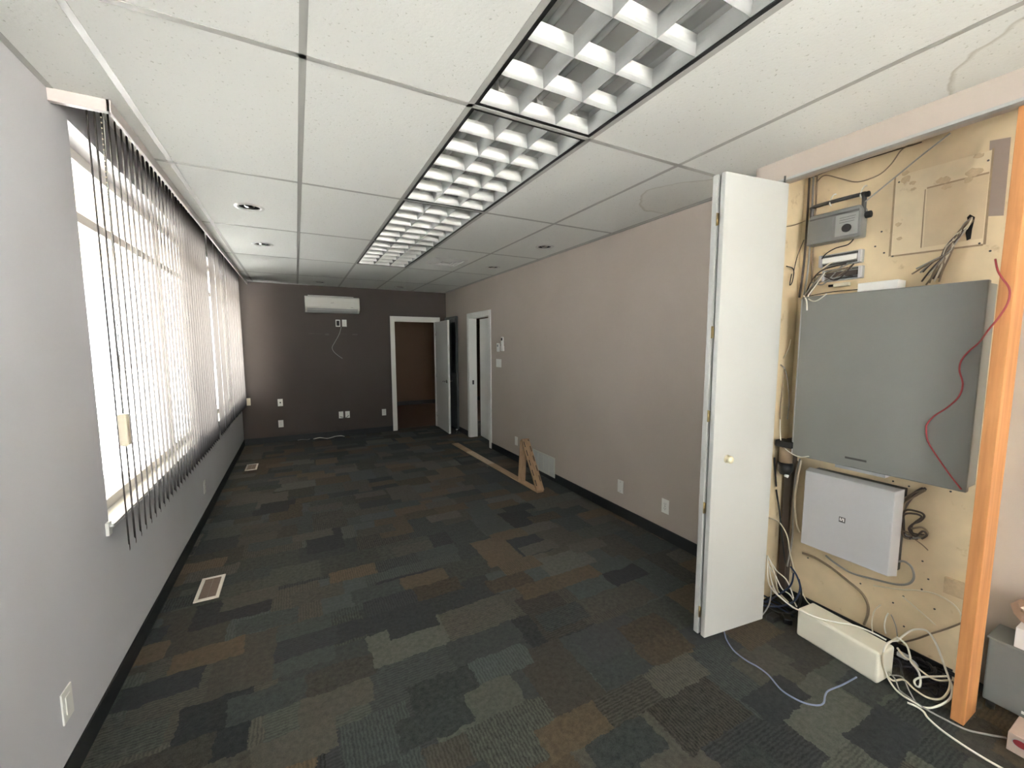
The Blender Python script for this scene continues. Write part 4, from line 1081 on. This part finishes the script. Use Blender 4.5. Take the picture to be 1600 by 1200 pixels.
    'backcab': [(0.622,7.498,1.867),(0.587,7.498,1.749),(0.511,7.498,1.609),(0.468,7.498,1.524),(0.495,7.498,1.448),(0.562,7.498,1.383),(0.62,7.498,1.338)],
    'backfl': [(0.117,7.454,0.006),(0.217,7.507,0.006),(0.328,7.393,0.006),(0.454,7.488,0.006),(0.546,7.495,0.006),(0.59,7.415,0.006)],
    'backfl2': [(-0.119,7.477,0.006),(-0.053,7.545,0.006),(0.022,7.453,0.006),(0.061,7.484,0.006)],
    'outcord': [(0.54,7.498,0.342),(0.59,7.498,0.326),(0.631,7.498,0.311),(0.684,7.498,0.352)],
    'chain1': [(-0.48,1.362,1.881),(-0.483,1.362,1.776),(-0.487,1.362,1.624),(-0.492,1.362,1.466),(-0.493,1.362,1.373)],
    'tagcord': [(-0.469,1.362,1.89),(-0.472,1.362,1.778),(-0.476,1.362,1.593),(-0.479,1.362,1.466),(-0.481,1.362,1.377)],
    'stain1': [(2.119,1.681,2.534),(2.007,1.792,2.534),(1.999,1.957,2.534),(2.075,2.111,2.534),(2.19,2.21,2.534),(2.306,2.212,2.534)],
    'stain2': [(1.85,0.444,2.534),(1.88,0.553,2.534),(1.929,0.624,2.534),(2.045,0.686,2.534),(2.166,0.708,2.534)],
    'holes': [(2.556,0.73,0.377),(2.556,0.68,0.306),(2.556,0.793,0.305),(2.556,0.829,0.25),(2.556,0.711,0.439),(2.556,1.003,2.121),(2.556,0.986,2.014),(2.556,0.799,2.026),(2.556,0.668,0.886),(2.556,1.243,0.318),(2.556,1.224,0.299),(2.556,0.967,0.278),(2.556,0.811,0.866),(2.556,0.872,0.873),(2.556,0.627,1.952),(2.556,1.024,2.053),(2.556,0.933,2.001),(2.556,0.737,0.517),(2.556,0.78,0.153)],
}
for n, k in enumerate(PTS['holes']):
    pass
sh = MB()
for x, y, z_ in PTS['holes']: sh.cyl((XP - .0005, y, z_), (XP - .003, y, z_), .0042, 8)
tag(sh.build('nail_holes', M['dark_metal']), 'dark nail holes scattered over the cream closet wall', 'nail holes', kind='stuff')
t = thing('wall_hole', 'dark torn hole in the closet wall where wires come out', 'hole', (XP, .693, 2.065))
MB().prism([(-.012, .04), (.004, .055), (.012, .045), (.006, .01), (.012, -.02), (.006, -.055), (-.006, -.050), (-.007, -.01)], 'X', -.0078, -.0057).build('opening', M['dark_void'], t)
def patch(name, label, pts, y, z_, mat):
    tag(MB().prism([(a - y, b - z_) for a, b in pts], 'X', -.0035, -.0006, .0004).build(name, M[mat]), label, 'paint patch').location = (XP, y, z_)
patch('mauve_patch', 'mauve paint patch at the upper edge of the closet wall', [(.648, 2.10), (.600, 2.09), (.604, 2.40), (.662, 2.41)], .62, 2.25, 'mauve_patch')
t = thing('wood_block', 'small cream wooden block low on the closet wall beside the stud', 'wood block', (XP, .615, .41))
MB().box((-.02, -.04, 0), (-.0005, .04, .075), .002).build('block', M['smudge'], t)

# cream trunking cover on the floor
t = thing('cover_box', 'long cream steel cover box on the floor against the closet wall', 'cover box', (2.30, .93, 0))
b = MB(); ang = math.radians(8)
b.box((-.065, -.185, .0), (.065, .178, .152), .012, Matrix.Translation((.0, 0, 0)) @ Matrix.Rotation(-ang*.55, 4, 'Z'), 3)
b.build('shell', M['cream_box'], t)

# boxes at the far right
t = thing('grey_storage_box', 'grey box on the floor right of the stud', 'box', (2.60, .35, .0))
MB().box((-.105, -.20, .032), (.050, .143, .308), .006).build('body', M['grey_box'], t)
MB().box((-.11, -.205, .3085), (.054, .148, .318), .003).build('lid', M['grey_metal'], t)
for a in (-.09, .03):
    for c in (-.18, .12): MB().cyl((a, c, 0), (a, c, .0318), .014, 12).build('foot', M['black'], t)
MB().box((-.1075, -.02, .05), (-.1045, .035, .062), .001).build('label_strip', M['plastic'], t)
t = thing('white_carton', 'small white carton standing on the grey box', 'carton', (2.56, .385, .3185))
MB().box((-.07, -.05, .0005), (.06, .04, .085), .002).build('carton', M['paper'], t)
MB().box((-.0708, -.03, .035), (-.0698, .01, .040)).build('printed_line', M['radio_grey'], t)
t = thing('paper_bag', 'crumpled brown paper bag on top of the white carton', 'bag', (2.575, .375, .4042))
b = MB(); tmp = bmesh.new(); bmesh.ops.create_icosphere(tmp, subdivisions=2, radius=.075)
rr = random.Random(5)
for v in tmp.verts:
    k = 1 + rr.uniform(-.30, .22); v.co = Vector((v.co.x*1.15*k, v.co.y*1.0*k, max(v.co.z*.72*k, -.052)))
tmp.transform(Matrix.Translation((0, 0, .053))); b.merge(tmp)
b.build('bag', M['bag_paper'], t)
t = thing('small_carton', 'small pale carton with a dark red oval on the floor at the right edge', 'carton', (2.36, .30, 0))
MB().box((-.07, -.09, .0005), (.07, .079, .075), .002).build('carton', M['carton_pink'], t)
o = MB(); o.prism([(.045 + .020*math.cos(2*PI*i/28) , .048 + .0135*math.sin(2*PI*i/28)) for i in range(28)], 'X', -.0716, -.0701)
ov = o.build('red_oval', M['oval_red'], t)
MB().prism([(.045 + .023*math.cos(2*PI*i/28) , .048 + .0160*math.sin(2*PI*i/28)) for i in range(28)], 'X', -.0708, -.0699).build('oval_rim', M['radio_light'], ov)
# power adapters plugged in behind the bifold door
t = thing('canister', 'tan cylinder between a black cap and a black base hung beside the equipment box', 'canister', (2.43, 1.315, .80))
MB().cyl((0, 0, .075), (0, 0, .165), .034, 24).build('body', M['cable_tan'], t)
MB().box((-.038, -.045, .166), (.038, .045, .205), .006).build('cap', M['black'], t)
MB().lathe([(.0, -.0), (.025, .004), (.040, .03), (.040, .070), (.0, .0745)], (0, 0, 0)).build('base', M['black'], t)
MB().cyl((-.02, -.012, .004), (-.02, -.03, .0), .009, 12).build('white_stub', M['plastic'], t)  # small white cylinder at the foot of the black base
t = thing('conduit_strip', 'dark brown wooden strip running up the closet corner', 'strip', (2.53, 1.335, 0))
MB().box((-.025, -.02, .06), (.025, .022, 1.0), .003).build('strip', M['cable_brown'], t)
t = thing('power_adapter', 'black power adapter on the floor behind the bifold door', 'adapter', (2.25, 1.235, 0))
MB().box((-.03, -.022, .0005), (.03, .022, .034), .006).build('body', M['black'], t)
t2_ = dup(t, (2.31, 1.19, 0), .7, 'second black power adapter under the blue cable tangle')

# ------------------------------------------------------------------ cables
FL = .0045
def cable(name, label, cat, keys, r, mat, group=None, floor=True):
    o = None
    ks = keys if isinstance(keys, (list, tuple)) else [keys]
    P0 = PTS[ks[0]][0]; b = MB()
    for k in ks:
        b.tube([(p[0], min(p[1], YB - .012), max(p[2], r + .0015)) for p in PTS[k]], r, 8, 6)
    o = b.build(name, M[mat], None, (P0[0], min(P0[1], YB - .012), max(P0[2], r)))
    tag(o, label, cat, group); return o
def bundle(name, label, cat, keys, r, mats, part='strand', group=None):
    P0 = PTS[keys[0]][0]; t = thing(name, label, cat, P0, 0, group)
    for i, k in enumerate(keys):
        MB().tube([(p[0] - P0[0], p[1] - P0[1], max(p[2], r + .002) - P0[2]) for p in PTS[k]], r, 7, 6).build(part, M[mats[i % len(mats)]], t)
    return t
cable('red_cable', 'red cable looping over the stud and down the telephone cabinet', 'cable', 'red', .0032, 'cable_red')
cable('conduit_cable', 'thick dark cable running up the closet corner left of the radio', 'cable', 'v1', .006, 'cable_brown')
cable('conduit_cable', 'grey cable running up the closet corner next to the thick dark one', 'cable', 'v2', .005, 'cable_grey')
cable('conduit_cable', 'thin tan cable running up behind the radio', 'cable', 'v3', .0045, 'cable_tan')
cable('ceiling_cable', 'brown cable arching above the radio to the bulkhead', 'cable', 'arch', .003, 'cable_tan')
cable('ceiling_cable', 'stiff dark wire slanting from the radio up to the bulkhead', 'cable', 'diag', .0035, 'cable_grey')
cable('ceiling_cable', 'thin brown wire along the top of the closet wall', 'cable', 'topw', .0025, 'cable_brown')
cable('radio_cable', 'short black cord between the radio and the terminal block', 'cord', 'radcord', .003, 'cable_black')
bundle('wire_bundle', 'bundle of cut wires hanging out of the torn wall hole', 'wires', ['bund%d' % i for i in range(16)], .0036, ['cable_tan', 'cable_grey', 'cable_brown', 'cable_cream', 'cable_tan', 'cable_brown', 'cable_cream'])
bundle('wire_bundle', 'tangle of grey and brown wires beside the terminal blocks', 'wires', ['blk%d' % i for i in range(11)], .0034, ['cable_grey', 'cable_tan', 'cable_brown', 'cable_grey', 'cable_cream', 'cable_brown'])
cable('white_cable', 'white cord looping over the upper left corner of the telephone cabinet', 'cord', ['loopw'], .0032, 'cable_white')
cable('white_cable', 'short white cord end hanging down the telephone cabinet front', 'cord', ['loopw2'], .0036, 'cable_white')
cable('flat_cable', 'thin dark wire lying along the cabinet top', 'wire', 'topdark', .0022, 'cable_black')
bundle('wire_bundle', 'dark looped wires sprouting from the side of the equipment box', 'wires', ['wbloop%d' % i for i in range(5)] + ['wbx%d' % i for i in range(8)], .0046, ['cable_tan', 'cable_brown', 'cable_brown', 'cable_tan', 'cable_grey'])
cable('wire_end', 'loose wire end with pale tip below the looped wires', 'wire', 'wbloop5', .0028, 'cable_tan')
cable('hose_cable', 'thick brown cable curving under the equipment box', 'cable', 'hose', .0065, 'cable_tan')
cable('hose_cable', 'grey cable curling around the lower corner of the equipment box', 'cable', 'thin', .0050, 'cable_grey')
cable('wall_cable', 'cream cord arching across the lower closet wall to the stud', 'cord', 'beige', .0035, 'cable_cream')
cable('wall_cable', 'brown line added for the torn plywood edge behind the white coil', 'cord', 'lowline', .004, 'cable_tan')  # tube added in place of the torn lower plywood edge
cable('wall_cable', 'straight cream cord slanting down the closet wall', 'cord', 'beige2', .003, 'cable_cream')
cable('short_cable', 'first of three short cream cords rising behind the cover box', 'cord', 'arcs1', .003, 'cable_cream')
cable('short_cable', 'middle one of three short cream cords rising behind the cover box', 'cord', 'arcs2', .003, 'cable_white')
cable('short_cable', 'last of three short grey cords rising behind the cover box', 'cord', 'arcs3', .0025, 'cable_grey')
bundle('cable_coil', 'large loose coil of white cable beside the cover box', 'cable coil', ['coilA', 'coilB', 'coilC', 'coilD'], .0042, ['cable_white', 'cable_cream', 'cable_white', 'cable_cream'], 'loop')
bundle('grey_leads', 'thin grey leads hanging below the white cable coil', 'leads', ['coilE', 'coilF'], .003, ['cable_grey', 'cable_grey'], 'lead')
cable('floor_cable', 'white cable running over the carpet to the lower right', 'cable', 'floorw', .0042, 'cable_white')
cable('floor_cable', 'grey cable on the carpet running to the small carton', 'cable', 'floorg', .0038, 'cable_grey')
cable('floor_cable', 'slate blue cable snaking over the carpet from under the bifold door', 'cable', 'floorb', .0034, 'cable_slate')
cable('draped_cable', 'white cable draped over the top of the cream cover box', 'cable', 'boxw', .0040, 'cable_white')
cable('draped_cable', 'cream cable hanging in a curve beside the bifold door', 'cable', 'str1', .0032, 'cable_cream')
bundle('patch_cords', 'bunch of white patch cords behind the bifold door', 'cords', ['wl%d' % i for i in range(5)], .0036, ['cable_white', 'cable_cream', 'cable_white', 'cable_white', 'cable_grey'], 'cord')
bundle('riser_cables', 'grey and tan cables hanging down left of the equipment box', 'cables', ['vg0', 'vg1', 'vg2', 'vg3', 'vg4'], .0046, ['cable_grey', 'cable_tan', 'cable_cream', 'cable_black', 'cable_black'], 'cable')
bundle('thin_wires', 'thin pale wires knotted left of the telephone cabinet', 'wires', ['lc0', 'lc1', 'lc2', 'lc3'], .0030, ['cable_cream', 'cable_grey', 'cable_tan', 'cable_white'], 'wire')
bundle('side_wires', 'thin brown wires crossing the closet corner beside the radio', 'wires', ['lc4', 'lc5'], .0025, ['cable_tan', 'cable_brown'], 'wire')
cable('cable_tie', 'small black cable tie loop on the closet side beside the bifold door', 'cable tie', 'zip', .003, 'cable_black')
bundle('cable_tangle', 'tangle of navy blue cables on the floor behind the bifold door', 'cables', ['dk%d' % i for i in range(6)], .0048, ['cable_navy', 'cable_black', 'cable_navy', 'cable_navy', 'cable_black', 'cable_navy'], 'cable')
cable('hanging_cable', 'pale cable hanging from the open wall box under the air conditioner', 'cable', 'backcab', .0042, 'cable_grey')
cable('floor_cable', 'white cord on the carpet at the foot of the end wall', 'cord', 'backfl', .006, 'cable_white')
cable('floor_cable', 'short thin grey cord on the carpet near the white one', 'cord', 'backfl2', .004, 'cable_grey')
cable('outlet_cable', 'short black cord bridging the pair of plates on the end wall', 'cord', 'outcord', .0045, 'cable_black')
# heap of dark wiring inside the cable coil
hp = MB(); rr = random.Random(11)
for i in range(16):
    cx, cy = 2.44 + rr.uniform(-.07, .07), .67 + rr.uniform(-.09, .10)
    pts = [(cx + rr.uniform(-.05, .05), cy + rr.uniform(-.06, .06), .008 + rr.uniform(0, .07)) for _ in range(6)]
    hp.tube(pts, .005, 6, 5)
tag(hp.build('wiring_heap', M['cable_black'], None, (2.44, .67, 0)), 'dark heap of wiring on the floor inside the white coil', 'wiring', kind='stuff')
t = thing('wall_plug', 'pale grey plug lying in the white cable coil', 'plug', (2.40, .735, .085))
MB().box((-.012, -.03, 0), (.012, .012, .022), .005).build('plug_body', M['silver'], t)
MB().tube([(0, -.03, .011), (-.004, -.05, .008), (-.012, -.065, .0)], .005, 8, 4).build('strain_relief', M['silver'], t)
